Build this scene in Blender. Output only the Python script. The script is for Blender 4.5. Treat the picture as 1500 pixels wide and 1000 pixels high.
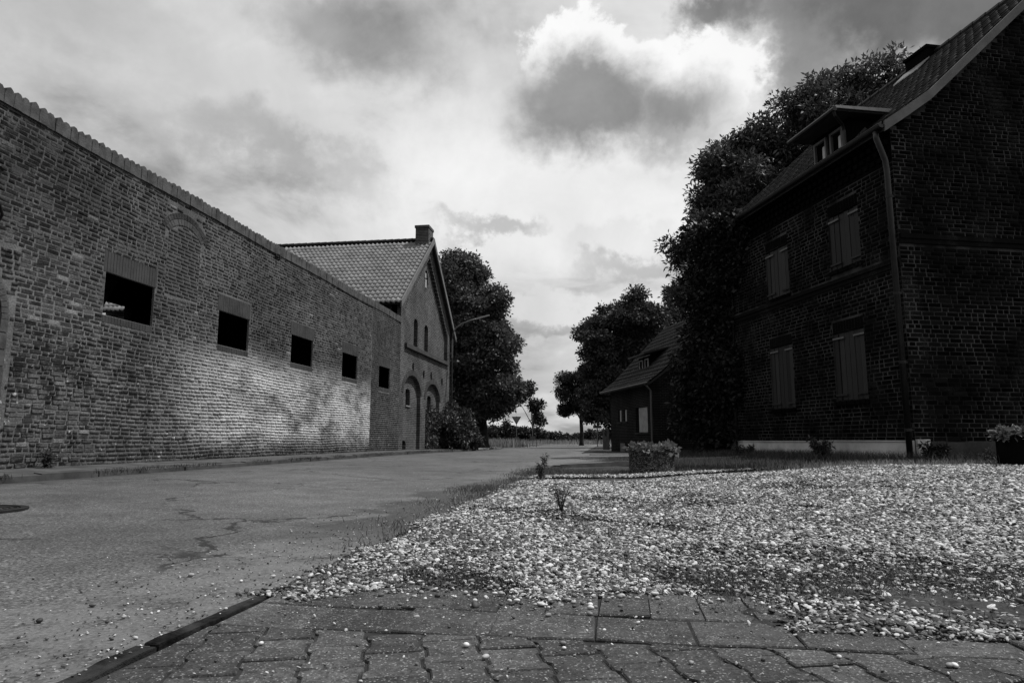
import bpy, bmesh, math, random
import numpy as np
from math import sin, cos, pi, radians, sqrt, atan2, exp
from mathutils import Vector, Matrix
from mathutils.geometry import tessellate_polygon

random.seed(7)
RNG = np.random.default_rng(11)
scene = bpy.context.scene
for o in list(bpy.data.objects):
    bpy.data.objects.remove(o)
COL = scene.collection

# ------------------------------------------------------------------ camera
EYE = 0.62
YAW, PITCH = radians(8.3), radians(8.14)
cam_data = bpy.data.cameras.new('camera')
cam_data.sensor_width = 36.0
cam_data.lens = 24.0
cam_data.clip_start = 0.05
cam_data.clip_end = 5000
cam = bpy.data.objects.new('camera', cam_data)
cam.location = (0, 0, EYE)
cam.rotation_euler = (radians(90) + PITCH, 0, YAW)
COL.objects.link(cam)
scene.camera = cam

# ------------------------------------------------------------------ sun, sky, exposure
SUN_AZ, SUN_EL = radians(68), radians(62)       # azimuth clockwise from the road direction (+Y)
SUN_DIR = Vector((cos(SUN_EL) * sin(SUN_AZ), cos(SUN_EL) * cos(SUN_AZ), sin(SUN_EL)))
sun_data = bpy.data.lights.new('sun', 'SUN')
sun_data.energy = 5.0
sun_data.angle = radians(0.53)
sun_data.color = (1, 1, 1)
sun = bpy.data.objects.new('sun', sun_data)
sun.location = (30, 20, 60)
sun.rotation_euler = SUN_DIR.to_track_quat('Z', 'Y').to_euler()
COL.objects.link(sun)

scene.view_settings.view_transform = 'Standard'
scene.view_settings.look = 'None'
scene.view_settings.exposure = 0.0
scene.view_settings.gamma = 1.0
scene.view_settings.use_curve_mapping = False
scene.render.engine = 'CYCLES'
scene.cycles.use_denoising = True
scene.cycles.max_bounces = 6
scene.cycles.diffuse_bounces = 3
scene.cycles.transparent_max_bounces = 6
scene.cycles.caustics_reflective = False
scene.cycles.caustics_refractive = False


class NT:
    """small helper round a node tree"""
    def __init__(self, tree):
        self.t = tree
        self.n = tree.nodes
        self.l = tree.links

    def node(self, kind, **kw):
        nd = self.n.new(kind)
        for k, v in kw.items():
            setattr(nd, k, v)
        return nd

    def put(self, sock, v):
        if v is None:
            return
        if isinstance(v, bpy.types.NodeSocket):
            self.l.new(v, sock)
        else:
            try:
                sock.default_value = v
            except Exception:
                sock.default_value = (v, v, v) if len(sock.default_value) == 3 else (v, v, v, 1)

    def m(self, op, a, b=None, c=None, clamp=False):
        nd = self.node('ShaderNodeMath', operation=op, use_clamp=clamp)
        self.put(nd.inputs[0], a)
        self.put(nd.inputs[1], b)
        if c is not None:
            self.put(nd.inputs[2], c)
        return nd.outputs[0]

    def v(self, op, a, b=None, s=None):
        nd = self.node('ShaderNodeVectorMath', operation=op)
        self.put(nd.inputs[0], a)
        if b is not None:
            self.put(nd.inputs[1], b)
        if s is not None:
            self.put(nd.inputs['Scale'], s)
        return nd.outputs['Value'] if op in ('DOT_PRODUCT', 'LENGTH', 'DISTANCE') else nd.outputs[0]

    def noise(self, vec, scale, detail=4, rough=.55, dist=0.0, out=0, w=None):
        nd = self.node('ShaderNodeTexNoise')
        if vec is not None:
            self.l.new(vec, nd.inputs['Vector'])
        nd.inputs['Scale'].default_value = scale
        nd.inputs['Detail'].default_value = detail
        nd.inputs['Roughness'].default_value = rough
        nd.inputs['Distortion'].default_value = dist
        return nd.outputs[out]

    def ramp(self, x, lo, hi, a=0.0, b=1.0, smooth=True):
        nd = self.node('ShaderNodeMapRange')
        nd.interpolation_type = 'SMOOTHSTEP' if smooth else 'LINEAR'
        self.put(nd.inputs[0], x)
        for i, q in enumerate((lo, hi, a, b)):
            self.put(nd.inputs[i + 1], q)
        return nd.outputs[0]

    def mix(self, f, a, b):
        nd = self.node('ShaderNodeMix', data_type='FLOAT')
        self.put(nd.inputs[0], f)
        self.put(nd.inputs[2], a)
        self.put(nd.inputs[3], b)
        return nd.outputs[0]

    def xyz(self, x, y, z):
        nd = self.node('ShaderNodeCombineXYZ')
        for i, q in enumerate((x, y, z)):
            self.put(nd.inputs[i], q)
        return nd.outputs[0]

    def sep(self, vec):
        nd = self.node('ShaderNodeSeparateXYZ')
        self.l.new(vec, nd.inputs[0])
        return nd.outputs


world = bpy.data.worlds.new('World')
scene.world = world
world.use_nodes = True


def build_sky():
    T = NT(world.node_tree)
    T.n.clear()
    tc = T.node('ShaderNodeTexCoord')
    d = T.v('NORMALIZE', tc.outputs['Generated'])
    x, y, z = T.sep(d)
    sky = T.node('ShaderNodeTexSky', sky_type='NISHITA', sun_disc=False)
    sky.sun_elevation = SUN_EL
    sky.sun_rotation = SUN_AZ
    bw = T.node('ShaderNodeRGBToBW')
    T.l.new(sky.outputs[0], bw.inputs[0])
    clear = T.m('MULTIPLY', bw.outputs[0], 0.055)
    # cloud deck: direction projected onto a flat layer
    zz = T.m('ADD', T.m('MAXIMUM', z, 0.0), 0.16)
    deck = T.xyz(T.m('DIVIDE', x, zz), T.m('DIVIDE', y, zz), 0.0)
    n1 = T.noise(deck, 0.9, 7, .55, .35)
    n2 = T.noise(T.v('ADD', deck, (7.3, 2.1, 4.0)), 2.3, 7, .58, .5)
    n3 = T.noise(T.v('ADD', d, (1.3, 5.1, 2.0)), 7.0, 8, .62, .3)
    b = T.m('ADD', T.ramp(n1, .33, .68, .54, .88), T.m('MULTIPLY', T.m('SUBTRACT', n2, .5), .55))
    b = T.m('ADD', b, T.m('MULTIPLY', T.m('SUBTRACT', n3, .5), .16))
    cover = T.ramp(T.m('ADD', n1, T.m('MULTIPLY', n2, .4)), .5, .66, 0.55, 1.0)
    # warp for cloud outlines
    wv = T.noise(d, 8.0, 8, .6, 0.2, out=1)
    wv = T.v('SCALE', T.v('SUBTRACT', wv, (.5, .5, .5)), s=0.17)
    wf = T.noise(d, 26.0, 6, .6, 0.2, out=1)
    wv = T.v('ADD', wv, T.v('SCALE', T.v('SUBTRACT', wf, (.5, .5, .5)), s=0.05))
    wg = T.noise(d, 70.0, 5, .6, 0.0, out=1)
    wv = T.v('ADD', wv, T.v('SCALE', T.v('SUBTRACT', wg, (.5, .5, .5)), s=0.022))
    dw = T.v('ADD', d, wv)

    soft = T.v('ADD', d, T.v('SCALE', wv, s=.7))

    def blob(az, el, hw, hh, tilt=0.0, lo=.55, hi=1.25, vec=None):
        a, e, t = radians(az), radians(el), radians(tilt)
        c = Vector((cos(e) * sin(a), cos(e) * cos(a), sin(e)))
        r = Vector((cos(a), -sin(a), 0))
        up = c.cross(r) * -1
        if up.z < 0:
            up = -up
        e1 = r * cos(t) + up * sin(t)
        e2 = up * cos(t) - r * sin(t)
        vv = dw if vec is None else vec
        q = T.v('SUBTRACT', vv, tuple(c))
        p1 = T.m('DIVIDE', T.v('DOT_PRODUCT', q, tuple(e1)), radians(hw))
        p2 = T.m('DIVIDE', T.v('DOT_PRODUCT', q, tuple(e2)), radians(hh))
        front = T.m('GREATER_THAN', T.v('DOT_PRODUCT', d, tuple(c)), 0.3)
        rr = T.m('SQRT', T.m('ADD', T.m('MULTIPLY', p1, p1), T.m('MULTIPLY', p2, p2)))
        return T.m('MULTIPLY', T.ramp(rr, lo, hi, 1.0, 0.0), front)

    def lerp(val, mask, to, amt=1.0):
        nonlocal b
        m_ = mask if amt == 1.0 else T.m('MULTIPLY', mask, amt)
        b = T.mix(m_, val, to)
        return b
    tex = T.m('MULTIPLY', T.m('SUBTRACT', n3, .5), .35)
    # thin bright veil over the middle, soft grey bands
    lerp(b, blob(-12.5, 20.5, 13, 6.5, 0, .1, 1.4), T.m('ADD', .90, tex), .85)
    lerp(b, blob(-1.5, 17.5, 15, 5, 0, .2, 1.4), T.m('ADD', .88, tex), .8)
    lerp(b, blob(-44, 29, 13, 7, 0, .1, 1.3), T.m('ADD', .36, tex), .55)
    lerp(b, blob(-31, 26.0, 9, 3.2, -18, .3, 1.3), T.m('ADD', .66, tex), .8)
    lerp(b, blob(-29, 22.0, 10.5, 2.3, -7, .2, 1.3), T.m('ADD', .34, tex), .6)
    lerp(b, blob(-22.3, 32.0, 8.0, 4.0, -6, .3, 1.3), T.m('ADD', .28, tex), .7)
    lerp(b, blob(27, 31.5, 14, 6.5, -16, .5, 1.25), T.m('ADD', .14, T.m('MULTIPLY', tex, .6)), .92)
    lerp(b, blob(16.5, 28.5, 2.8, 6.0, 12, .3, 1.35), T.m('ADD', .27, tex), .85)
    lerp(b, blob(10.3, 33.2, 3.6, 1.8, 0, .3, 1.3), .12, .8)
    # cumulus: sunlit head, shaded body
    head = T.m('MAXIMUM', blob(.8, 29.2, 7.2, 4.7, 0, .86, 1.03), blob(7.4, 27.6, 5.8, 4.2, 0, .84, 1.04))
    lerp(b, head, T.m('ADD', .96, T.m('MULTIPLY', tex, .6)), .95)
    body = T.m('MAXIMUM', blob(-1.6, 27.2, 7.6, 4.8, 4, .42, 1.1, soft), blob(5.0, 26.0, 6.6, 3.6, -8, .15, 1.25, soft))
    lerp(b, body, T.m('ADD', .22, T.m('MULTIPLY', tex, .8)), .9)
    # low heaps near the horizon
    lerp(b, blob(2.6, 15.6, 7.5, 2.3, 0, .6, 1.1), T.m('ADD', .78, tex), .85)
    lerp(b, blob(3.4, 14.0, 6.5, 1.2, 0, .3, 1.3), .36, .6)
    lerp(b, blob(-4.8, 11.0, 5.0, 1.6, 0, .7, 1.1), T.m('ADD', .76, tex), .9)
    lerp(b, blob(-4.5, 9.5, 5.5, .9, 0, .3, 1.3), .33, .6)
    lerp(b, blob(-9.5, 17.5, 4.5, 1.0, 0, .3, 1.3), .36, .6)
    lerp(b, blob(2.0, 5.0, 40, 3.0, 0, .4, 1.5), T.m('ADD', .52, tex), .6)
    b = T.m('MULTIPLY', b, 1.0)
    tot = T.mix(cover, T.m('MAXIMUM', T.m('MULTIPLY', clear, 1.0), .12), b)
    tot = T.m('MAXIMUM', tot, 0.05)
    # below the horizon
    tot = T.mix(T.ramp(z, -0.03, 0.0, 1.0, 0.0), tot, 0.09)
    # clouds scatter sunlight mostly forward: the sky dims away from the sun
    ca = T.v('DOT_PRODUCT', d, tuple(SUN_DIR))
    ph = T.ramp(ca, -0.6, 0.45, 0.28, 1.0)
    tot = T.m('MULTIPLY', tot, ph)
    bg = T.node('ShaderNodeBackground')
    cc = T.xyz(tot, tot, tot)
    T.l.new(cc, bg.inputs['Color'])
    bg.inputs['Strength'].default_value = 1.0
    out = T.node('ShaderNodeOutputWorld')
    T.l.new(bg.outputs[0], out.inputs[0])


build_sky()
world.cycles.sampling_method = 'MANUAL'
world.cycles.sample_map_resolution = 512

# ------------------------------------------------------------------ object helpers
WM = {}


def tag(o, label=None, category=None, group=None, kind=None):
    if label:
        o['label'] = label
    if category:
        o['category'] = category
    if group:
        o['group'] = group
    if kind:
        o['kind'] = kind
    return o


def link(o, parent=None, mw=None):
    mw = mw or Matrix.Identity(4)
    COL.objects.link(o)
    if parent is not None:
        o.parent = parent
        o.matrix_parent_inverse = WM[parent.name].inverted()
    o.matrix_basis = mw
    WM[o.name] = mw
    return o


def thing(name, loc, label, category, group=None):
    o = bpy.data.objects.new(name, None)
    o.empty_display_size = .3
    link(o, None, Matrix.Translation(Vector(loc)))
    return tag(o, label, category, group)


def mesh_obj(name, me, mat=None, parent=None, mw=None, kind=None):
    if mat is not None and not me.materials:
        me.materials.append(mat)
    o = bpy.data.objects.new(name, me)
    link(o, parent, mw)
    if kind:
        o['kind'] = kind
    return o


def np_mesh(name, verts, faces, tone=None, smooth=False):
    """verts (n,3), faces (m,k) with constant k; optional per-face float tone"""
    verts = np.asarray(verts, dtype=np.float32)
    faces = np.asarray(faces, dtype=np.int32)
    me = bpy.data.meshes.new(name)
    nf, k = faces.shape
    me.vertices.add(len(verts))
    me.vertices.foreach_set('co', verts.ravel())
    me.loops.add(nf * k)
    me.loops.foreach_set('vertex_index', faces.ravel())
    me.polygons.add(nf)
    me.polygons.foreach_set('loop_start', np.arange(0, nf * k, k, dtype=np.int32))
    if smooth:
        me.polygons.foreach_set('use_smooth', np.ones(nf, dtype=bool))
    me.update(calc_edges=True)
    if tone is not None:
        at = me.attributes.new('tone', 'FLOAT', 'FACE')
        at.data.foreach_set('value', np.asarray(tone, dtype=np.float32))
    me.validate()
    return me


class MB:
    """collects polygons"""
    def __init__(self):
        self.v, self.f = [], []

    def poly(self, pts):
        i = len(self.v)
        self.v += [tuple(p) for p in pts]
        self.f.append(tuple(range(i, i + len(pts))))

    def hexa(self, p):
        """8 points: bottom ring 0-3, top ring 4-7"""
        i = len(self.v)
        self.v += [tuple(q) for q in p]
        for f in ((3, 2, 1, 0), (4, 5, 6, 7), (0, 1, 5, 4), (1, 2, 6, 5), (2, 3, 7, 6), (3, 0, 4, 7)):
            self.f.append(tuple(i + k for k in f))

    def box(self, lo, hi):
        x0, y0, z0 = lo
        x1, y1, z1 = hi
        self.hexa([(x0, y0, z0), (x1, y0, z0), (x1, y1, z0), (x0, y1, z0),
                   (x0, y0, z1), (x1, y0, z1), (x1, y1, z1), (x0, y1, z1)])

    def fbox(self, F, a, z, n):
        """box in a wall frame: ranges along, up, outward"""
        p = [F(a[i], z[k], n[j]) for k in (0, 1) for (i, j) in ((0, 0), (1, 0), (1, 1), (0, 1))]
        self.hexa(p)

    def prism(self, pts, vec):
        vec = Vector(vec)
        a = [Vector(p) for p in pts]
        b = [p + vec for p in a]
        n = len(a)
        self.poly(list(reversed(a)))
        self.poly(b)
        for i in range(n):
            j = (i + 1) % n
            self.poly([a[i], a[j], b[j], b[i]])

    def tube(self, path, radii, seg=8, caps=True):
        path = [Vector(p) for p in path]
        if not hasattr(radii, '__len__'):
            radii = [radii] * len(path)
        base = len(self.v)
        prev = None
        for i, p in enumerate(path):
            t = (path[min(i + 1, len(path) - 1)] - path[max(i - 1, 0)]).normalized()
            if prev is None:
                ref = Vector((0, 0, 1)) if abs(t.z) < .9 else Vector((1, 0, 0))
                e1 = t.cross(ref).normalized()
            else:
                e1 = (prev - t * prev.dot(t)).normalized()
            prev = e1
            e2 = t.cross(e1)
            for k in range(seg):
                a = 2 * pi * k / seg
                self.v.append(tuple(p + (e1 * cos(a) + e2 * sin(a)) * radii[i]))
        for i in range(len(path) - 1):
            for k in range(seg):
                k2 = (k + 1) % seg
                self.f.append((base + i * seg + k, base + i * seg + k2, base + (i + 1) * seg + k2, base + (i + 1) * seg + k))
        if caps:
            self.f.append(tuple(base + k for k in reversed(range(seg))))
            self.f.append(tuple(base + (len(path) - 1) * seg + k for k in range(seg)))

    def lathe(self, c, prof, seg=32):
        base = len(self.v)
        for r, z in prof:
            for k in range(seg):
                a = 2 * pi * k / seg
                self.v.append((c[0] + r * cos(a), c[1] + r * sin(a), c[2] + z))
        for i in range(len(prof) - 1):
            for k in range(seg):
                k2 = (k + 1) % seg
                self.f.append((base + i * seg + k, base + i * seg + k2, base + (i + 1) * seg + k2, base + (i + 1) * seg + k))
        self.f.append(tuple(base + (len(prof) - 1) * seg + k for k in range(seg)))

    def plate(self, F, outer, holes=(), depth=.3, back=True):
        """flat wall with holes in a wall frame, front at n=0, reveals going in"""
        loops = [list(outer)] + [list(h) for h in holes]
        flat = [p for lp in loops for p in lp]
        tris = tessellate_polygon([[Vector((p[0], p[1], 0)) for p in lp] for lp in loops])
        i = len(self.v)
        self.v += [tuple(F(p[0], p[1], 0)) for p in flat]
        for t in tris:
            a, b, c = [Vector(flat[q]) for q in t]
            ccw = (b - a).cross(c - a) if hasattr((b - a).to_2d(), 'cross') else 0
            self.f.append(tuple(i + q for q in t))
        if back:
            j = len(self.v)
            self.v += [tuple(F(p[0], p[1], -depth)) for p in flat]
            for t in tris:
                self.f.append(tuple(j + q for q in reversed(t)))
            k = 0
            for lp in loops:
                n = len(lp)
                for q in range(n):
                    q2 = (q + 1) % n
                    self.f.append((i + k + q, i + k + q2, j + k + q2, j + k + q))
                k += n

    def build(self, name, mat=None, parent=None, kind=None, smooth=False, recalc=True):
        me = bpy.data.meshes.new(name)
        me.from_pydata(self.v, [], self.f)
        if recalc:
            bm = bmesh.new()
            bm.from_mesh(me)
            bmesh.ops.recalc_face_normals(bm, faces=bm.faces)
            bm.to_mesh(me)
            bm.free()
        if smooth:
            for p in me.polygons:
                p.use_smooth = True
        me.update()
        return mesh_obj(name, me, mat, parent, None, kind)


def frame(o, A, N):
    o, A, N = Vector(o), Vector(A), Vector(N)

    def F(a, z, n=0.0):
        p = o + A * a + N * n
        return (p.x, p.y, p.z + z)
    F.o, F.A, F.N = o, A, N
    return F


# ------------------------------------------------------------------ materials (all neutral greys: a black-and-white picture)
def new_mat(name):
    m = bpy.data.materials.new(name)
    m.use_nodes = True
    T = NT(m.node_tree)
    T.n.clear()
    out = T.node('ShaderNodeOutputMaterial')
    bs = T.node('ShaderNodeBsdfPrincipled')
    T.l.new(bs.outputs[0], out.inputs[0])
    geo = T.node('ShaderNodeNewGeometry')
    T.pos = geo.outputs['Position']
    T.bs = bs
    T.out = out
    return m, T


def finish(T, val, rough=.9, bump=None, strength=.4, dist=.01, spec=.3):
    cc = T.xyz(val, val, val)
    T.l.new(cc, T.bs.inputs['Base Color'])
    T.put(T.bs.inputs['Roughness'], rough)
    T.bs.inputs['Specular IOR Level'].default_value = spec
    if bump is not None:
        bp = T.node('ShaderNodeBump')
        bp.inputs['Strength'].default_value = strength
        bp.inputs['Distance'].default_value = dist
        T.l.new(bump, bp.inputs['Height'])
        T.l.new(bp.outputs[0], T.bs.inputs['Normal'])


def simple(name, v, var=.35, scale=3.0, fine=40.0, rough=.9, strength=.4, dist=.006, spec=.3, metallic=0):
    m, T = new_mat(name)
    n = T.noise(T.pos, scale, 5, .6)
    f = T.noise(T.pos, fine, 5, .65)
    k = T.m('ADD', T.ramp(n, .3, .7, 1 - var, 1 + var), T.m('MULTIPLY', T.m('SUBTRACT', f, .5), var * 1.2))
    val = T.m('MULTIPLY', T.m('MAXIMUM', k, .1), v)
    finish(T, val, rough, f, strength, dist, spec)
    T.bs.inputs['Metallic'].default_value = metallic
    return m


def tone_socket(T, mode):
    if mode == 'object':
        return T.node('ShaderNodeObjectInfo').outputs['Random']
    a = T.node('ShaderNodeAttribute', attribute_name='tone')
    a.attribute_type = 'INSTANCER' if mode == 'instancer' else 'GEOMETRY'
    return a.outputs['Fac']


def wall_mat(name, mode):
    """old farm wall: dark bricks, pale mortar, limewash remains, darker high near end"""
    m, T = new_mat(name)
    px, py, pz = T.sep(T.pos)
    big = T.noise(T.pos, .55, 5, .6)
    mid = T.noise(T.pos, 2.6, 6, .65)
    fin = T.noise(T.pos, 34, 6, .7)
    speck = T.noise(T.pos, 130, 3, .6)
    if mode == 'mortar':
        base = T.m('ADD', .10, T.m('MULTIPLY', T.m('SUBTRACT', mid, .5), .12))
    else:
        t = tone_socket(T, mode)
        if mode == 'object':
            t = T.m('POWER', t, 1.7)
        base = T.ramp(t, 0, 1, .014, .066, smooth=False)
        base = T.m('ADD', base, T.m('MULTIPLY', T.m('GREATER_THAN', t, .93), .08))
    smear = T.m('MULTIPLY', T.ramp(T.m('ADD', T.noise(T.pos, 3.4, 6, .7), T.ramp(pz, 2.6, .6, 0, .09)), .50, .64), .8)
    base = T.mix(smear, base, .085)
    base = T.m('MULTIPLY', base, T.ramp(fin, .25, .75, .5, 1.55))
    base = T.m('MULTIPLY', base, T.ramp(big, .3, .7, .7, 1.25))
    # darker towards the top of the near end, broken up by streaky noise
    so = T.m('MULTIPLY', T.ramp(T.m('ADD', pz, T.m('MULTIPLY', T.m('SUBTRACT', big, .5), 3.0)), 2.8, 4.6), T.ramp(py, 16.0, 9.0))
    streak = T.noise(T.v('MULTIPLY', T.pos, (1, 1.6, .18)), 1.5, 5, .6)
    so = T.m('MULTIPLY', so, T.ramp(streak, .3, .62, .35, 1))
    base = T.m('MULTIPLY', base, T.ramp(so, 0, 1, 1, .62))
    # lime and salt bloom low on the middle of the wall
    g1 = T.m('MULTIPLY', T.ramp(pz, .15, .9), T.ramp(pz, 3.0, 1.9))
    g2 = T.m('MULTIPLY', T.ramp(py, 11.0, 15.0), T.ramp(py, 23.36, 23.32))
    pat = T.ramp(T.noise(T.v('MULTIPLY', T.pos, (1, .7, 1.5)), .8, 7, .68), .33, .62)
    fl = T.ramp(T.m('ADD', T.m('MULTIPLY', fin, .6), T.m('MULTIPLY', speck, .5)), .42, .68, .25, 1.0)
    lime = T.m('MULTIPLY', T.m('MULTIPLY', g1, g2), T.m('MULTIPLY', T.m('ADD', T.m('MULTIPLY', pat, .85), .15), fl))
    spots = T.m('MULTIPLY', T.ramp(T.noise(T.pos, 9, 3, .6), .66, .74), T.ramp(pz, 3.2, .3, .0, .6))
    lime = T.m('MAXIMUM', lime, spots)
    base = T.mix(T.m('MULTIPLY', lime, .92), base, .62)
    # moss and splash dirt in shaped patches near the foot
    foot = T.m('MULTIPLY', T.ramp(pz, 1.0, .2), T.ramp(mid, .35, .68))
    base = T.m('MULTIPLY', base, T.ramp(foot, 0, 1, 1, .62))
    h = T.m('ADD', T.m('MULTIPLY', fin, 1.0), T.m('MULTIPLY', speck, .35))
    base = T.m('MULTIPLY', base, 1.18)
    finish(T, base, .95, h, .75, .012, .04)
    return m


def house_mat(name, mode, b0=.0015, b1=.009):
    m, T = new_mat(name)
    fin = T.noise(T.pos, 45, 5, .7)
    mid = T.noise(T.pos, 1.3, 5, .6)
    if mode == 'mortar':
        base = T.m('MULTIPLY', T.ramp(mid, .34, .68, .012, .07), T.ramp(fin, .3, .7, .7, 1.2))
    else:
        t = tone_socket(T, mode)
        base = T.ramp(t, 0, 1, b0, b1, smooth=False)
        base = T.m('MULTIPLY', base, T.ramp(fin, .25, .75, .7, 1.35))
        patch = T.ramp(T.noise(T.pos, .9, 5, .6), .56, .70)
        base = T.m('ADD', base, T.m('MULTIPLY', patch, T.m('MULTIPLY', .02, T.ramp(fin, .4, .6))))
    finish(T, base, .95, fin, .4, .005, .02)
    return m


def brick_tex_mat(name, A, brick, mortar, bl=.24, bh=.077, lime=0.0):
    """procedural brickwork for far walls; A is the horizontal direction of the wall"""
    m, T = new_mat(name)
    a = T.v('DOT_PRODUCT', T.pos, tuple(A))
    _, _, pz = T.sep(T.pos)
    vec = T.xyz(a, pz, 0.0)
    bt = T.node('ShaderNodeTexBrick')
    T.l.new(vec, bt.inputs['Vector'])
    bt.inputs['Color1'].default_value = (brick * .6,) * 3 + (1,)
    bt.inputs['Color2'].default_value = (brick * 1.35,) * 3 + (1,)
    bt.inputs['Mortar'].default_value = (mortar,) * 3 + (1,)
    bt.inputs['Scale'].default_value = 1.0
    bt.inputs['Brick Width'].default_value = bl
    bt.inputs['Row Height'].default_value = bh
    bt.inputs['Mortar Size'].default_value = .011
    bt.inputs['Mortar Smooth'].default_value = .3
    sp = T.node('ShaderNodeSeparateColor')
    T.l.new(bt.outputs['Color'], sp.inputs[0])
    n = T.noise(T.pos, .8, 5, .6)
    f = T.noise(T.pos, 22, 5, .65)
    val = T.m('MULTIPLY', sp.outputs[0], T.ramp(n, .3, .7, .72, 1.3))
    val = T.m('MULTIPLY', val, T.ramp(f, .3, .7, .75, 1.25))
    h = T.m('SUBTRACT', T.m('MULTIPLY', f, .3), bt.outputs['Fac'])
    finish(T, val, .95, h, .7, .01, .04)
    return m


def leaf_mat(name, lo, hi, trans=.25, mode='geometry'):
    m, T = new_mat(name)
    t = tone_socket(T, mode)
    val = T.ramp(t, 0, 1, lo, hi, smooth=False)
    cc = T.xyz(val, val, val)
    T.l.new(cc, T.bs.inputs['Base Color'])
    T.bs.inputs['Roughness'].default_value = .55
    T.bs.inputs['Specular IOR Level'].default_value = .15
    tr = T.node('ShaderNodeBsdfTranslucent')
    T.l.new(cc, tr.inputs['Color'])
    mx = T.node('ShaderNodeMixShader')
    mx.inputs[0].default_value = trans
    T.l.new(T.bs.outputs[0], mx.inputs[1])
    T.l.new(tr.outputs[0], mx.inputs[2])
    T.l.new(mx.outputs[0], T.out.inputs[0])
    return m


def road_mat():
    m, T = new_mat('asphalt')
    px, py, pz = T.sep(T.pos)
    big = T.noise(T.pos, .35, 5, .6)
    mid = T.noise(T.pos, 2.2, 6, .6)
    fin = T.noise(T.pos, 60, 4, .7)
    vo = T.node('ShaderNodeTexVoronoi')
    vo.inputs['Scale'].default_value = 95
    T.l.new(T.pos, vo.inputs['Vector'])
    sc = T.node('ShaderNodeSeparateColor')
    T.l.new(vo.outputs['Color'], sc.inputs[0])
    chip = T.ramp(sc.outputs[0], 0, 1, .3, 1.7, smooth=False)
    chip = T.m('ADD', chip, T.m('MULTIPLY', T.m('GREATER_THAN', sc.outputs[1], .955), 1.6))
    base = T.m('MULTIPLY', .06, chip)
    base = T.m('MULTIPLY', base, T.ramp(big, .32, .68, .72, 1.25))
    base = T.m('MULTIPLY', base, T.ramp(mid, .3, .7, .8, 1.18))
    base = T.m('MULTIPLY', base, T.ramp(fin, .3, .7, .8, 1.2))
    # cracks
    wp = T.v('ADD', T.pos, T.v('SCALE', T.noise(T.pos, 1.6, 5, .65, out=1), s=1.1))
    ve = T.node('ShaderNodeTexVoronoi', feature='DISTANCE_TO_EDGE')
    ve.inputs['Scale'].default_value = .42
    T.l.new(wp, ve.inputs['Vector'])
    msk = T.ramp(T.noise(T.pos, .6, 3, .5), .42, .54)
    crack = T.m('MULTIPLY', T.ramp(ve.outputs[0], .006, .016, 1, 0), msk)
    base = T.m('MULTIPLY', base, T.ramp(crack, 0, 1, 1, .12))
    # sandy wash along the right-hand edge
    edge = T.ramp(T.m('ADD', px, T.m('MULTIPLY', T.m('SUBTRACT', mid, .5), 1.5)), -2.35, -1.85)
    edge = T.m('MULTIPLY', edge, T.ramp(T.noise(T.pos, 5, 5, .65), .36, .6))
    base = T.mix(T.m('MULTIPLY', edge, .8), base, T.m('MULTIPLY', .105, T.ramp(fin, .3, .7, .7, 1.3)))
    # soil and grit in the broken edge further on
    so = T.ramp(T.m('ADD', px, T.m('MULTIPLY', T.m('SUBTRACT', T.noise(T.pos, 1.7, 6, .65), .5), 2.2)), -2.25, -1.95)
    so = T.m('MULTIPLY', so, T.m('MULTIPLY', T.ramp(py, 3.6, 5.0), T.ramp(py, 12, 9)))
    base = T.mix(T.m('MULTIPLY', so, .85), base, T.m('MULTIPLY', .02, T.ramp(fin, .3, .7, .4, 1.8)))
    # dirty left gutter
    gut = T.m('MULTIPLY', T.ramp(T.m('ADD', px, T.m('MULTIPLY', T.m('SUBTRACT', mid, .5), .8)), -6.75, -7.15), .75)
    base = T.mix(gut, base, T.m('MULTIPLY', .03, T.ramp(fin, .3, .7, .5, 1.6)))
    h = T.m('ADD', T.m('MULTIPLY', sc.outputs[2], .5), T.m('MULTIPLY', fin, .6))
    h = T.m('SUBTRACT', h, T.m('MULTIPLY', crack, 1.5))
    finish(T, base, .72, h, .55, .008, .35)
    return m


def ground_mat():
    m, T = new_mat('earth')
    px, py, pz = T.sep(T.pos)
    n = T.noise(T.pos, 1.2, 6, .6)
    f = T.noise(T.pos, 28, 6, .7)
    far = T.ramp(py, 40, 70)
    base = T.m('MULTIPLY', T.ramp(n, .3, .7, .018, .045), T.ramp(f, .3, .7, .5, 1.6))
    field = T.m('MULTIPLY', T.ramp(T.noise(T.v('MULTIPLY', T.pos, (.5, 1.5, 1)), .5, 5, .6), .3, .7, .045, .11), T.ramp(f, .3, .7, .8, 1.2))
    finish(T, T.mix(far, base, field), .95, f, .7, .02, .1)
    return m


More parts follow.
